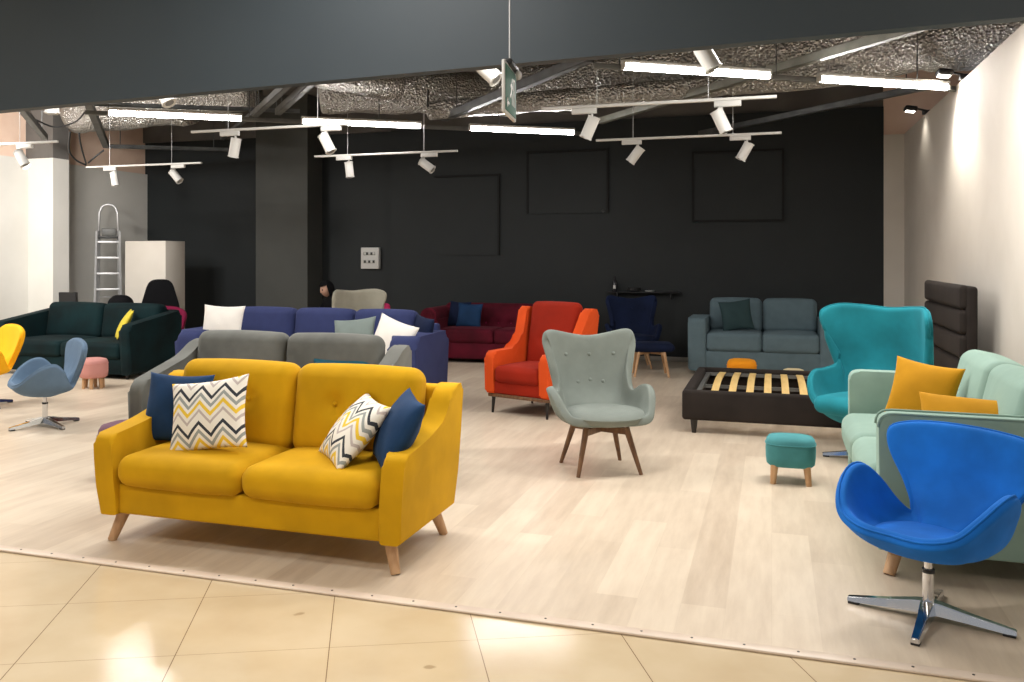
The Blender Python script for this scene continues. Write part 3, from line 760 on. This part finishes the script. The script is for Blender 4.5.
# ------------------------------------------------------------ bed
def bed():
    t = thing('bed', 'dark brown upholstered bed frame with bare wooden slats and tall headboard', 'bed', (-.76, 8.08, 0))
    L = 2.26; Wd = 1.8
    for nm, lo, hi in (('side_rail', (0, 0, .12), (L, .09, .385)), ('side_rail', (0, Wd-.09, .12), (L, Wd, .385)), ('foot_rail', (0, .08, .12), (.09, Wd-.08, .385))):
        rbox(nm, lo, hi, M['brown'], t, .028, 3)
    for (x, y) in ((.1, .07), (.1, Wd-.07), (L-.1, .07), (L-.1, Wd-.07)):
        tube('leg', (x, y, .13), (x, y, 0), .035, .02, M['black_wood'], t)
    h = thing('headboard', '', ''); h.parent = t
    for k in ('label', 'category'): del h[k]
    bpy.data.objects.remove(h)
    hb = rbox('headboard', (L, .02, .08), (L+.09, Wd+.05, 1.33), M['brown'], t, .03, 3)
    for i in range(5):
        z0 = .32+i*.205
        cushion('headboard_channel', (L-.04, .03, z0), (L+.03, Wd+.04, z0+.2), .034, M['brown'], hb, puff=(.01, 0, 0), n=5)
    bm = bmesh.new(); z = .31
    for (lo, hi) in (((.09, .10, z), (L-.02, .14, z+.03)), ((.09, Wd-.14, z), (L-.02, Wd-.10, z+.03)), ((.10, .14, z), (.14, Wd-.14, z+.03)), ((.10, Wd/2-.02, z-.02), (L-.02, Wd/2+.02, z+.01))):
        addbox(bm, lo, hi)
    sharp(link('slat_frame', fin(bm, 'slat_frame'), M['steelg'], t))
    # bowed slat, copied
    nv = 14; V = []; F = []
    for i in range(nv+1):
        y = .13+(Wd-.26)*i/nv; zz = z+.03+.035*sin(pi*i/nv)
        V += [(-.032, y, zz), (.032, y, zz), (.032, y, zz+.012), (-.032, y, zz+.012)]
    for i in range(nv):
        for j in range(4): a = i*4; F.append((a+j, a+(j+1) % 4, a+4+(j+1) % 4, a+4+j))
    F.append((0, 1, 2, 3)); F.append(tuple(nv*4+k for k in range(4)))
    me = pyd('slat', V, F); me.materials.append(M['slat'])
    for i in range(13):
        o = bpy.data.objects.new('slat', me); COL.objects.link(o); o.parent = t; o.location = (.27+.152*i, 0, 0)
bed()

# ------------------------------------------------------------ things at the left
def ladder():
    t = thing('step_ladder', 'aluminium folding step ladder standing by the left wall', 'ladder', (-10.40, 12.0, 0), radians(35))
    bm = bmesh.new()
    for s in (-1, 1):
        f = lambda z: (s*(.20-.05*z/2.45), -.05+.10*z/2.45)
        x0, y0 = f(0); x1, y1 = f(2.0)
        addbox(bm, (-.5, -.5, -.5), (.5, .5, .5), Matrix.Translation(((x0+x1)/2, (y0+y1)/2, 1.0)) @ Vector((x1-x0, y1-y0, 2.0)).to_track_quat('Z', 'Y').to_matrix().to_4x4() @ Matrix.Diagonal((.035, .08, 2.0, 1)))
    sharp(link('front_rails', fin(bm, 'r'), M['alu'], t))
    bm = bmesh.new()
    for s in (-1, 1):
        addtube(bm, (s*.19, .42, 0), (s*.14, .08, 1.9), .014)
    addtube(bm, (-.19, .36, .3), (.19, .36, .3), .01); addtube(bm, (-.17, .26, .9), (.17, .26, .9), .01)
    sharp(link('rear_rails', fin(bm, 'r'), M['alu'], t))
    pts = [(-.155, .04, 1.85), (-.14, .05, 2.3)]+[(-.12*cos(a)-.0, .055, 2.35+.09*sin(a)) for a in [pi*i/8 for i in range(9)]]+[(.14, .05, 2.3), (.155, .04, 1.85)]
    path('guard_rail', pts, .02, M['alu'], t)
    for k in range(7):
        z = .24+k*.26; w = .20-.05*z/2.45
        rbox('tread', (-w, -.08+.1*z/2.45, z), (w, .03+.1*z/2.45, z+.035), M['alu'], t, .004)
    rbox('platform', (-.15, -.03, 1.88), (.15, .2, 1.91), M['blackpl'], t, .005)
    rbox('tool_tray', (-.1, .0, 1.92), (.12, .08, 2.04), M['steelg'], t, .01)
ladder()
# black coat bundle on wine red chair behind the green sofa
def tub_chair(label, loc, rz, mat, s=1.):
    t = thing('tub_chair', label, 'armchair', loc, rz)
    half = [((0, -.30, .42), (0, -.2, .36)), ((.2, -.3, .43), (.15, -.18, .36)), ((.33, -.24, .52), (.24, -.13, .37)), ((.37, -.1, .66), (.27, -.05, .38)), ((.38, .05, .74), (.27, .05, .39)),
            ((.33, .2, .80), (.23, .16, .4)), ((.2, .29, .84), (.13, .22, .41)), ((0, .32, .85), (0, .24, .41))]
    shell('seat_shell', half, (0, 0, .34), mat, t, .07, 64, 10, s)
    cushion('seat_cushion', (-.25, -.27, .36), (.25, .2, .47), .05, mat, t, puff=(0, 0, .02))
    for sx in (-1, 1):
        for sy in (-1, 1): tube('leg', (sx*.16, sy*.16, .36), (sx*.22, sy*.22, 0), .02, .012, M['black_wood'], t)
    return t
tub_chair('wine red rounded tub armchair behind the right arm of the green sofa', (-8.62, 11.0, 0), radians(30), M['wine'], .98)
t = thing('dining_chair', 'magenta upholstered chair, a corner showing behind the light grey armchair', 'chair', (-5.63, 12.15, 0), radians(20))
cushion('seat', (-.2, -.2, .42), (.2, .2, .5), .035, M['magenta'], t)
cushion('backrest', (-.2, .16, .5), (.2, .23, .85), .034, M['magenta'], t)
for sx in (-1, 1):
    for sy in (-1, 1): tube('leg', (sx*.16, sy*.16, .43), (sx*.19, sy*.19, 0), .018, .012, M['black_wood'], t)
def bk_chair(label, loc, rz, h, w):
    t = thing('office_chair', label, 'chair', loc, rz)
    cushion('seat', (-.25, -.25, .42), (.25, .22, .5), .04, M['blackfab'], t)
    prof = rpoly([(-w*.5, .0), (-w*.58, .2), (-w*.32, h-.55), (w*.32, h-.55), (w*.58, .2), (w*.5, .0)], [0, .18, .12, .12, .18, 0])
    o = prism('backrest', prof, -.035, .035, M['blackfab'], t, .015)
    o.rotation_euler = (0, 0, pi/2); o.location = (0, .22, .55)
    tube('gas_column', (0, 0, .06), (0, 0, .43), .025, .025, M['blackpl'], t)
    bm = bmesh.new()
    for k in range(5): a = 2*pi*k/5; addtube(bm, (0, 0, .08), (.28*cos(a), .28*sin(a), .04), .02, .014)
    for k in range(5): a = 2*pi*k/5; addtube(bm, (.28*cos(a)-.02, .28*sin(a), .025), (.28*cos(a)+.02, .28*sin(a), .025), .025)
    sharp(link('star_base', fin(bm, 'b'), M['blackpl'], t))
bk_chair('black high back chair behind the wine red chair, before the white partition', (-9.02, 11.5, 0), radians(30), 1.22, .52)
# black bag and black monitor-like box showing above the green sofa
t = thing('black_box', 'small black slanted box showing above the left of the green sofa', 'box', (-10.05, 10.75, 0), radians(10))
rbox('cabinet', (-.2, -.15, 0), (.2, .15, .78), M['blackpl'], t, .01)
b = prism('screen', [(-.02, .0), (-.03, .26), (.03, .26), (.05, .0)], -.14, .14, M['blackpl'], t, .008); b.location = (0, 0, .78)
o = cushion('duffel_bag', (-.19, -.14, 0), (.19, .14, .98), .13, M['blackfab'], None, puff=(.02, .02, .02), loc=(-9.2, 11.05, 0))
o.location = (-9.30, 11.0, 0); tag(o, 'black cloth bundle peeking over the green sofa before the ladder', 'bag')

# ------------------------------------------------------------ wall items at back
t = thing('switch_panel', 'white electrical distribution panel on the dark back wall', 'electrical panel', (-6.43, YB+.12, 1.55))
rbox('enclosure', (-.165, -.09, -.18), (.165, 0, .18), M['whitepl'], t, .008)
for z in (.05, -.085):
    w = rbox('breaker_window', (-.115, -.094, z), (.1, -.088, z+.055), plain('grey_window', (.28, .28, .24), .3), t, .002)
    for i, x in enumerate((-.1, -.06, -.02, .02, .06)):
        rbox('breaker', (x, -.099, z+.008), (x+.03, -.092, z+.046), M['blackpl'] if (i+int(z > 0)) % 2 == 0 else M['whitepl'], w, .002)
t = thing('wall_shelf', 'narrow black wall shelf above the navy armchair', 'shelf', (-1.84, YB, 1.04))
rbox('board', (-.55, -.16, -.012), (.55, 0, 0), M['blackpl'], t, .003)
for x in (-.4, .4): rbox('bracket', (x, -.12, -.10), (x+.02, 0, -.02), M['blackpl'], t, .002)
o = lathe('bottle', [(.035, 0), (.038, .02), (.038, .14), (.015, .19), (.013, .23), (.016, .235)], plain('dark_glass', (.02, .02, .025), .1), None, n=20, loc=(-2.27, YB-.09, 1.04))
rbox('bottle_label', (-.02, -.041, .05), (.02, -.036, .1), M['whitepl'], o, .001)
tag(o, 'dark bottle with a pale label standing at the left end of the wall shelf', 'bottle')
def clutter(name, label, x, parts, mat, seed):
    rnd = random.Random(seed); pts = []
    for i in range(40):
        a = i*.9; pts.append((x+parts*cos(a)*(.5+.5*rnd.random()), YB-.08+.045*sin(a), 1.052+.012*rnd.random()+.0012*i*(parts > .1)))
    o = path(name, pts, .008, mat, None, n=6); tag(o, label, name.replace('_', ' ')); return o
clutter('cable_coil', 'heap of black cable on the middle of the wall shelf', -1.98, .13, M['cable'], 1)
clutter('cable_bundle', 'pale grey cable bundle on the wall shelf, right of the black heap', -1.75, .07, plain('pale_grey_cable', (.25, .26, .25), .6), 2)
o = rbox('hand_tool', (-1.55, YB-.1, 1.04), (-1.32, YB-.06, 1.065), M['blackpl'], None, .01); tag(o, 'flat black tool lying at the right end of the wall shelf', 'tool')
o = lathe('junction_fitting', [(.03, 0), (.03, .015), (.02, .03)], M['blackpl'], None, n=16, loc=(-2.46, YB, 2.28), rot=(pi/2, 0, 0)); tag(o, 'small black round fitting at the lower corner of the middle wall recess', 'wall fitting')

# ------------------------------------------------------------ person far back
def person():
    t = thing('person', 'person with dark hair and black clothes sitting far back beside the dark column', 'person', (-6.22, 11.85, 0), radians(-35))
    J = {'pel': (0, .05, .52), 'sp': (0, .06, .70), 'ch': (0, .02, .86), 'nk': (0, -.02, .98), 'hd0': (0, -.04, 1.03),
         'shl': (-.17, 0, .90), 'shr': (.17, 0, .90), 'ell': (-.22, -.10, .66), 'elr': (.22, -.10, .66), 'hal': (-.1, -.30, .60), 'har': (.1, -.30, .60),
         'hpl': (-.09, .02, .5), 'hpr': (.09, .02, .5), 'knl': (-.12, -.40, .50), 'knr': (.12, -.40, .50), 'anl': (-.12, -.40, .07), 'anr': (.12, -.40, .07), 'tol': (-.12, -.54, .04), 'tor': (.12, -.54, .04)}
    R = {'pel': .14, 'sp': .13, 'ch': .14, 'nk': .055, 'hd0': .05, 'shl': .065, 'shr': .065, 'ell': .042, 'elr': .042, 'hal': .028, 'har': .028, 'hpl': .09, 'hpr': .09, 'knl': .06, 'knr': .06, 'anl': .04, 'anr': .04, 'tol': .035, 'tor': .035}
    E = [('pel', 'sp'), ('sp', 'ch'), ('ch', 'nk'), ('nk', 'hd0'), ('ch', 'shl'), ('ch', 'shr'), ('shl', 'ell'), ('shr', 'elr'), ('ell', 'hal'), ('elr', 'har'), ('pel', 'hpl'), ('pel', 'hpr'), ('hpl', 'knl'), ('hpr', 'knr'), ('knl', 'anl'), ('knr', 'anr'), ('anl', 'tol'), ('anr', 'tor')]
    ks = list(J); me = bpy.data.meshes.new('body'); me.from_pydata([J[k] for k in ks], [(ks.index(a), ks.index(b)) for a, b in E], [])
    o = link('body', me, M['blackfab'], t)
    o.modifiers.new('skin', 'SKIN')
    for i, k in enumerate(ks):
        me.skin_vertices[0].data[i].radius = (R[k], R[k]*.85); me.skin_vertices[0].data[i].use_root = (k == 'pel')
    s = o.modifiers.new('sub', 'SUBSURF'); s.levels = 2; s.render_levels = 2
    skin = plain('skin', (.42, .24, .17), .6)
    bm = bmesh.new(); bmesh.ops.create_uvsphere(bm, u_segments=24, v_segments=18, radius=.1)
    for v in bm.verts:
        x, y, z = v.co; v.co = Vector((x*.78, y*.95, z*1.2))
        if z < 0: v.co.x *= 1+z*2.2; v.co.y = v.co.y*(1+z*1.2)-.012
        if abs(x) < .022 and y < -.05 and -.03 < z < .02: v.co.y -= .016
    for s in (-1, 1):
        g = bmesh.ops.create_uvsphere(bm, u_segments=8, v_segments=6, radius=.018)
        for v in g['verts']: v.co = Vector((v.co.x*.5+s*.078, v.co.y, v.co.z*1.5))
    hd = link('head', fin(bm, 'head'), skin, t, loc=(0, -.07, 1.10), rot=(radians(18), 0, 0))
    for s in (-1, 1):
        bm = bmesh.new(); bmesh.ops.create_uvsphere(bm, u_segments=8, v_segments=6, radius=.011)
        link('eye', fin(bm, 'eye'), M['blackpl'], hd, loc=(s*.03, -.088, .012))
    rbox('mouth', (-.022, -.088, -.062), (.022, -.078, -.054), plain('lips', (.3, .09, .08), .5), hd, .003)
    bm = bmesh.new(); bmesh.ops.create_uvsphere(bm, u_segments=24, v_segments=18, radius=.115)
    for v in list(bm.verts):
        if v.co.y < -.035 and v.co.z < .045: bm.verts.remove(v)
    for v in bm.verts:
        v.co.x *= .85; v.co.z *= 1.18; v.co.y *= 1.02
        if v.co.z < 0 and v.co.y > -.02: v.co.z *= 1.2
    h = link('hair', fin(bm, 'hair'), M['blackfab'], hd)
    s = h.modifiers.new('s', 'SOLIDIFY'); s.thickness = .012
    # hands
    for s in (-1, 1):
        ks = [(0, 0, 0), (0, -.05, 0), (0, -.09, -.005)]
        vs = [Vector(k) for k in ks]; ed = [(0, 1), (1, 2)]; rr = [.026, .034, .026]
        for i, x in enumerate((-.028, -.01, .009, .026)):
            L = (.055, .07, .065, .05)[i]; b = len(vs)
            vs += [Vector((x, -.1, -.005)), Vector((x*1.1, -.1-L*.5, -.01)), Vector((x*1.1, -.1-L*.9, -.03))]; ed += [(2, b), (b, b+1), (b+1, b+2)]; rr += [.01, .009, .008]
        b = len(vs); vs += [Vector((-s*.04, -.05, -.005)), Vector((-s*.055, -.085, -.012))]; ed += [(1, b), (b, b+1)]; rr += [.012, .009]
        me = bpy.data.meshes.new('hand'); me.from_pydata(vs, ed, []); o = link('hand', me, skin, t, loc=(s*.1, -.30, .60))
        o.modifiers.new('skin', 'SKIN')
        for i in range(len(vs)): me.skin_vertices[0].data[i].radius = (rr[i], rr[i]*.7); me.skin_vertices[0].data[i].use_root = (i == 0)
        m_ = o.modifiers.new('sub', 'SUBSURF'); m_.levels = 1; m_.render_levels = 1
    # stool it sits on
    st = thing('stool', 'black stool carrying the seated person beside the dark column', 'stool', (-6.22, 11.85, 0), radians(-35))
    cushion('seat', (-.2, -.15, .33), (.2, .22, .41), .03, M['blackfab'], st)
    for sx in (-1, 1):
        for sy in (-.12, .19): tube('leg', (sx*.16, sy, .34), (sx*.18, sy, 0), .015, .012, M['blackpl'], st)
person()

# ------------------------------------------------------------ ceiling lights: tubes on a strut
def tube_row(a, b, segs, label_s):
    a = Vector(a); b = Vector(b); d = (b-a).normalized(); ang = math.atan2(d.y, d.x); L = (b-a).length
    t = thing('mounting_rail', label_s, 'steel rail', (a.x, a.y, 3.31), ang)
    rbox('channel', (-.25, .036, -.085), (L+.25, .075, -.035), M['steelg'], t, .004)
    k = 0
    while k*1.6 < L:
        tube('hanger_rod', (k*1.6, .055, -.04), (k*1.6, .055, .99), .006, .006, M['galv'], t, 8); k += 1
    for (s, l, lab) in segs:
        p = a+d*s
        f = thing('tube_light', lab, 'ceiling light', (p.x, p.y, 3.31), ang, None)
        rbox('housing', (0, -.03, -.035), (l, .03, -.001), M['whitepl'], f, .006)
        bm = bmesh.new(); addtube(bm, (.02, 0, -.062), (l-.02, 0, -.062), .031, .031, 16)
        for v in bm.verts: v.co.z = -.062+(v.co.z+.062)*.95
        sharp(link('glowing_tube', fin(bm, 'tube'), M['tube'], f), 50)
        for x in (0.0, l-.02): rbox('end_cap', (x, -.033, -.09), (x+.02, .033, -.03), M['whitepl'], f, .006)
A1 = (-7.34, 8.46, 0); B1 = (-2.53, 11.80, 0); L1 = (Vector(B1)-Vector(A1)).length
tube_row(A1, B1, [(0, 1.52, 'glowing tube light farthest left, above the green sofa'), (2.22, 1.52, 'glowing tube light in the middle of the long row of three'), (L1-1.48, 1.48, 'glowing tube light just below the hanging green sign')],
         'long grey steel rail carrying three glowing tubes at the left')
A2 = (-1.25, 7.82, 0); B2 = (1.62, 9.78, 0)
tube_row(A2, B2, [(0, 1.5, 'glowing tube light crossed by the white spotlight head at the right of centre'), (2.02, 1.5, 'glowing tube light ending at the right wall')],
         'grey steel rail carrying two glowing tubes at the right')

# ------------------------------------------------------------ track lights
def x_at(px, Y):
    u = (px-CX)/FPX; return Y*(u*cos(YAW)-sin(YAW))/(u*sin(YAW)+cos(YAW))
def track(x0, Y, z, heads, label, wires, hl=.175):
    t = thing('track_light', label, 'track light', (x0, Y, z), 0, None)
    rbox('rail', (0, -.017, 0), (2.0, .017, .025), M['whitepl'], t, .003)
    for w in wires: tube('suspension_wire', (w, 0, .025), (w, 0, 4.3-z), .003, .003, M['alu'], t, 6)
    for (px, side, tilt) in heads:
        hx = x_at(px, Y)-x0; ac = hx-side*.07
        ad = rbox('adapter', (ac-.11, -.02, -.05), (ac+.11, .02, -.001), M['whitepl'], t, .004)
        tube('stem', (hx, 0, -.04), (hx, 0, -.12), .011, .011, M['whitepl'], ad, 10)
        h = bmesh.new(); addtube(h, (0, 0, .05), (0, 0, -hl+.03), .053, .053, 24)
        bmesh.ops.bevel(h, geom=[e for e in h.edges if len(e.link_faces) == 2 and e.calc_face_angle(0) > 1], offset=.006, segments=2, affect='EDGES')
        hd = sharp(link('lamp_head', fin(h, 'head'), M['whitepl'], ad, loc=(hx, 0, -.13), rot=(0, tilt, 0)), 50)
        tube('lens', (0, 0, -hl+.045), (0, 0, -hl+.027), .034, .034, M['lens'], hd, 20)
ZT = 2.885
tl = bpy.data.lights.new('added_wall_fill_spot', 'SPOT'); tl.energy = 170; tl.color = (1, .97, .93); tl.spot_size = radians(62); tl.spot_blend = .9; tl.shadow_soft_size = .12  # added fill spot for the far left wall; the track heads are unlit
tlo = bpy.data.objects.new('added_wall_fill_spot', tl); COL.objects.link(tlo); tlo.location = (-8.25, 8.17, 2.66)
tlo.rotation_euler = (Vector((-11, 12.4, 1.9))-Vector(tlo.location)).to_track_quat('-Z', 'Y').to_euler()
rows = [
 (-9.79, 8.17, ((20, -1, -.6),), 'leftmost white track light, its rail cut by the left edge of the photo', (1.45,)),
 (-5.85, 8.0, ((235.5, 1, .2), (325, -1, -.5)), 'white track light crossing in front of the long row of glowing tubes', (.45, 1.5)),
 (-1.96, 7.75, ((592, 1, .42), (719, -1, -.42)), 'white track light largest and highest at the right, crossing the foil duct', (.5, 1.45)),
 (-9.63, 10.66, ((114, 1, -.2), (174, -1, -.75)), 'white track light low at the far left above the ladder', (.42, 1.5)),
 (-5.73, 10.46, ((349, 1, -.12), (424, -1, -.95)), 'white track light hanging low before the dark wall left of centre', (.48, 1.55)),
 (-1.90, 10.03, ((638, 1, .65), (747, 1, .5)), 'white track light lowest at the right, under the larger one', (.42, 1.5)),
]
for r_ in rows: track(r_[0], r_[1], ZT, *r_[2:])
track(-5.95, 5.6, 2.955, ((52, 1, 0), (162, 1, -.6)), 'white track light hidden by the bulkhead except two heads at its lower edge, left', (.5, 1.5), .15)
track(-2.3, 5.6, 2.955, ((484, 1, -.8), (704, 1, -.5)), 'white track light hidden by the bulkhead except two heads at its lower edge, right', (.5, 1.5), .15)

# ------------------------------------------------------------ ducts
def duct(name, label, p0, p1, r, seed=0, flat=1., rz=None):
    rnd = random.Random(seed); p0 = Vector(p0); p1 = Vector(p1); d = p1-p0; L = d.length; n = max(8, int(L/.09)); m = 28; V = []; F = []
    x = d.normalized(); y = Vector((0, 0, 1)).cross(x).normalized(); z = x.cross(y)
    for i in range(n+1):
        k = i/n; band = 1-.05*(1 if (i % 14) == 0 else 0)
        for j in range(m):
            a = 2*pi*j/m; rr = r*band*(1+.05*sin(3*a+i*.5)+rnd.uniform(-.035, .035))
            V.append(p0+x*(L*k)+y*(rr*cos(a))+z*(rr*flat*sin(a)))
    for i in range(n):
        for j in range(m): F.append((i*m+j, i*m+(j+1) % m, (i+1)*m+(j+1) % m, (i+1)*m+j))
    F.append(tuple(range(m))); F.append(tuple(range(n*m, n*m+m)))
    o = link(name, pyd(name, V, F), M['foil']); return tag(o, label, 'air duct')
def raise_(p, dz): return Vector((p.x, p.y, p.z+dz))
rr = .34
duct('foil_duct', 'longest silver foil wrapped duct, running from centre to the right wall', raise_(at(500, 116, 3.45), rr), raise_(at(1045, 60, 3.45), rr), rr, 1)
duct('foil_duct', 'silver foil wrapped duct left of the hanging green sign', raise_(at(322, 113, 3.5), .26), raise_(at(500, 113, 3.5), .28), .27, 2)
duct('foil_duct', 'silver foil branch duct slanting down above the middle tubes', raise_(at(318, 88, 3.62), .2), raise_(at(398, 103, 3.55), .2), .19, 3)
duct('foil_duct', 'silver foil duct at far left above the pinkish plaster', raise_(at(75, 133, 3.5), .3), raise_(at(190, 124, 3.5), .3), .3, 4)
duct('foil_duct', 'silver foil duct behind the leftmost glowing tube', raise_(at(150, 116, 3.6), .24), raise_(at(255, 111, 3.6), .24), .24, 5)
duct('foil_duct', 'second thinner foil duct running below the longest one', raise_(at(430, 120, 3.36), .12), raise_(at(850, 86, 3.36), .12), .12, 6)
duct('foil_duct', 'short foil duct end at the left edge of the photo', raise_(at(-30, 138, 3.5), .3), raise_(at(8, 138, 3.5), .3), .3, 7)

# ------------------------------------------------------------ steel channels
def strut(label, p0, p1, w=.05, mat=None, hang=True, hz=4.3):
    p0 = Vector(p0); p1 = Vector(p1); d = p1-p0; L = d.length
    o = bpy.data.objects.new('steel_channel', None); COL.objects.link(o); o.location = p0
    o.rotation_euler = d.to_track_quat('X', 'Z').to_euler(); tag(o, label, 'steel channel')
    bm = bmesh.new()
    addbox(bm, (0, -w/2, 0), (L, w/2, .006)); addbox(bm, (0, -w/2, 0), (L, -w/2+.006, w)); addbox(bm, (0, w/2-.006, 0), (L, w/2, w))
    addbox(bm, (0, -w/2, w-.006), (L, -w/2+w*.3, w)); addbox(bm, (0, w/2-w*.3, w-.006), (L, w/2, w))
    sharp(link('channel', fin(bm, 'channel'), mat or M['galv'], o))
    if hang:
        for k in (.12, .88):
            q = p0+d*k
            if hz-q.z > .05: tube('hanger_rod', (L*k, 0, w*.4), (L*k, 0, hz-q.z), .006, .006, M['galv'], o, 6)
    return o
strut('dark steel channel slanting up behind the hanging green sign', at(444, 121, 3.36), at(590, 62, 3.36), .09)
strut('steel channel, left one of the pair slanting up left of centre', at(255, 117, 3.38), at(292, 84, 3.38), .08, M['steelg'])
strut('steel channel, right one of the pair slanting up left of centre', at(278, 115, 3.38), at(313, 84, 3.38), .08, M['steelg'])
strut('long pale edged steel channel rising from centre to the top right', at(600, 124, 3.36), at(935, 27, 3.36), .08, M['galvl'])
strut('dark steel channel running under the right tube to the right wall', at(700, 136, 3.30), at(945, 86, 3.36), .07)
strut('horizontal dark steel channel before the pinkish plaster', at(105, 148, 3.3), at(228, 151.5, 3.3), .06)
strut('short steel channel dropping towards the black cables at the left', at(88, 105, 3.45), at(106, 148, 3.3), .09, M['steelg'])
strut('steel channel slanting down at the upper left corner', at(12, 100, 3.36), at(45, 140, 3.3), .08, M['steelg'])
strut('thin steel channel crossing above the left tube end', at(222, 140, 3.3), at(262, 108, 3.42), .05)
strut('horizontal steel channel above the row of three tubes', at(95, 106, 3.49), at(300, 113, 3.49), .05)
def cable(label, pts):
    P = [Vector(p) for p in pts]; out = [crv(P, i/24, False) for i in range(25)]
    o = path('cable', out, .012, M['cable'], None, n=6); tag(o, label, 'cable'); return o
cable('black cable looping at the left of the pinkish plaster', [at(70, 132, 3.15), at(69, 150, 3.0), at(76, 160, 2.9), at(86, 165, 2.85)])
cable('black cable hanging straight before the pinkish plaster', [at(79, 133, 3.2), at(81, 146, 3.05), at(86, 163.5, 2.87)])
cable('black cable rising from the knot to the steel channel', [at(88, 163, 2.87), at(95, 157, 2.95), at(104, 150, 3.05)])
cable('thin sagging cable across the top left column', [at(36, 120, 3.5), at(55, 127, 3.45), at(75, 122, 3.5), at(85, 112, 3.6)])
cable('thin cable drooping below the foil duct near the middle', [at(428, 90, 3.7), at(428, 108, 3.5), at(432, 116, 3.42)])

# ------------------------------------------------------------ clip floodlights on the right wall
for i, (y, lab) in enumerate(((9.6, 'black clip floodlight glowing on top of the right wall, nearer one'), (11.8, 'black clip floodlight on top of the right wall, farther one'))):
    t = thing('clip_floodlight', lab, 'floodlight', (XR+.03, y, 3.28), 0)
    rbox('clamp', (-.06, -.04, 0), (.08, .04, .05), M['blackpl'], t, .006)
    tube('arm', (0, 0, .04), (-.14, 0, .08), .012, .012, M['blackpl'], t, 10)
    h = rbox('lamp_body', (-.07, -.09, -.03), (.07, .09, .03), M['blackpl'], t, .02); h.location = (-.19, 0, .075); h.rotation_euler = (0, radians(10), 0)
    g = rbox('lamp_glass', (-.05, -.065, -.037), (.05, .065, -.028), emit('warm_lamp_glass', (1, .93, .8), 14 if i == 0 else 4), h, .003)
    l = bpy.data.lights.new('floodlight_lamp', 'SPOT'); l.energy = 85 if i == 0 else 4; l.color = (1, .94, .84); l.spot_size = radians(120); l.spot_blend = .8; l.shadow_soft_size = .06
    lo = bpy.data.objects.new('floodlight_lamp', l); COL.objects.link(lo); lo.parent = t; lo.location = (-.24, .0, -.01); lo.rotation_euler = (0, radians(-20), 0)

# ------------------------------------------------------------ hanging emergency sign
def sign():
    px = (508-CX)/FPX; d = 3.42
    P = lambda pxx, d: Vector(((pxx-CX)/FPX*d*cos(YAW)-d*sin(YAW), (pxx-CX)/FPX*d*sin(YAW)+d*cos(YAW), 0))
    a = P(503.2, 3.36); b = P(514.5, 3.63); dr = (b-a); L = dr.length; ang = math.atan2(dr.y, dr.x)
    t = thing('hanging_sign', 'green and white emergency direction sign hanging edge on from a thin rod', 'sign', (a.x, a.y, 2.12), ang)
    H_ = .20
    rbox('panel', (0, -.006, 0), (L, .006, H_), M['whitepl'], t, .003)
    grn = plain('sign_green', (.05, .17, .12), .7)
    f = rbox('green_face', (.012, -.0085, .012), (L-.012, -.0055, H_-.012), grn, t, .0005)
    # pictogram: running figure, door and arrow
    bm = bmesh.new(); y0, y1 = -.0100, -.0080
    def bar(x0, z0, x1, z1, w):
        c = Vector(((x0+x1)/2, 0, (z0+z1)/2)); dd = Vector((x1-x0, 0, z1-z0)); an = math.atan2(dd.z, dd.x)
        addbox(bm, (-dd.length/2, y0, -w/2), (dd.length/2, y1, w/2), Matrix.Translation(c) @ Matrix.Rotation(-an, 4, 'Y'))
    cx = L*.5
    bar(cx, .10, cx+.012, .135, .016); bar(cx, .10, cx-.03, .075, .011); bar(cx, .10, cx+.022, .075, .011); bar(cx+.022, .075, cx+.02, .05, .010)
    bar(cx+.012, .13, cx-.02, .118, .009); bar(cx+.012, .13, cx+.035, .112, .009); bar(cx+.014, .147, cx+.024, .147, .016)
    bar(cx+.05, .05, cx+.05, .155, .008); bar(cx+.05, .155, cx+.085, .155, .008); bar(cx+.085, .155, cx+.085, .05, .008)
    bar(cx-.10, .045, cx-.05, .045, .01); bar(cx-.10, .045, cx-.085, .06, .01); bar(cx-.10, .045, cx-.085, .03, .01)
    sharp(link('pictogram', fin(bm, 'pictogram'), M['whitepl'], t))
    rbox('lamp_cap', (L*.3, -.02, H_-.005), (L, .02, H_+.022), M['blackpl'], t, .008)
    lathe('round_mount', [(.018, 0), (.02, .01), (.012, .018)], M['whitepl'], t, n=16, loc=(L*.85, -.015, H_-.015), rot=(pi/2, 0, 0))
    tube('hanging_rod', (L*.55, 0, H_+.01), (L*.55, 0, 3.4-2.12), .003, .003, M['alu'], t, 8)
sign()

# white paper scrap by the light blue chair's base
o = rbox('paper_tag', (-6.62, 6.83, 0), (-6.48, 6.92, .003), M['whitepl'], None, .001); tag(o, 'white paper tag lying on the floor behind the light blue chair base', 'paper')

# ------------------------------------------------------------ families of repeats
FAM = {'throw_pillow': 'throw pillows on the sofas', 'track_light': 'white track lights hung in two rows', 'tube_light': 'glowing ceiling tube lights',
       'foil_duct': 'foil wrapped ducts under the ceiling', 'steel_channel': 'steel channels under the ceiling', 'pouf': 'small poufs on the showroom floor',
       'swivel_chair': 'swivel shell chairs on star bases', 'cable': 'loose cables under the ceiling', 'clip_floodlight': 'clip floodlights on the right wall', 'mounting_rail': 'rails carrying the tube lights',
       'egg_armchair': 'high back shell armchairs', 'wing_armchair': 'button back wing armchairs', 'sofa': 'sofas on display'}
for o in list(S.objects):
    if o.parent is None and 'label' in o.keys():
        k = o.name.split('.')[0]
        if k in FAM: o['group'] = FAM[k]
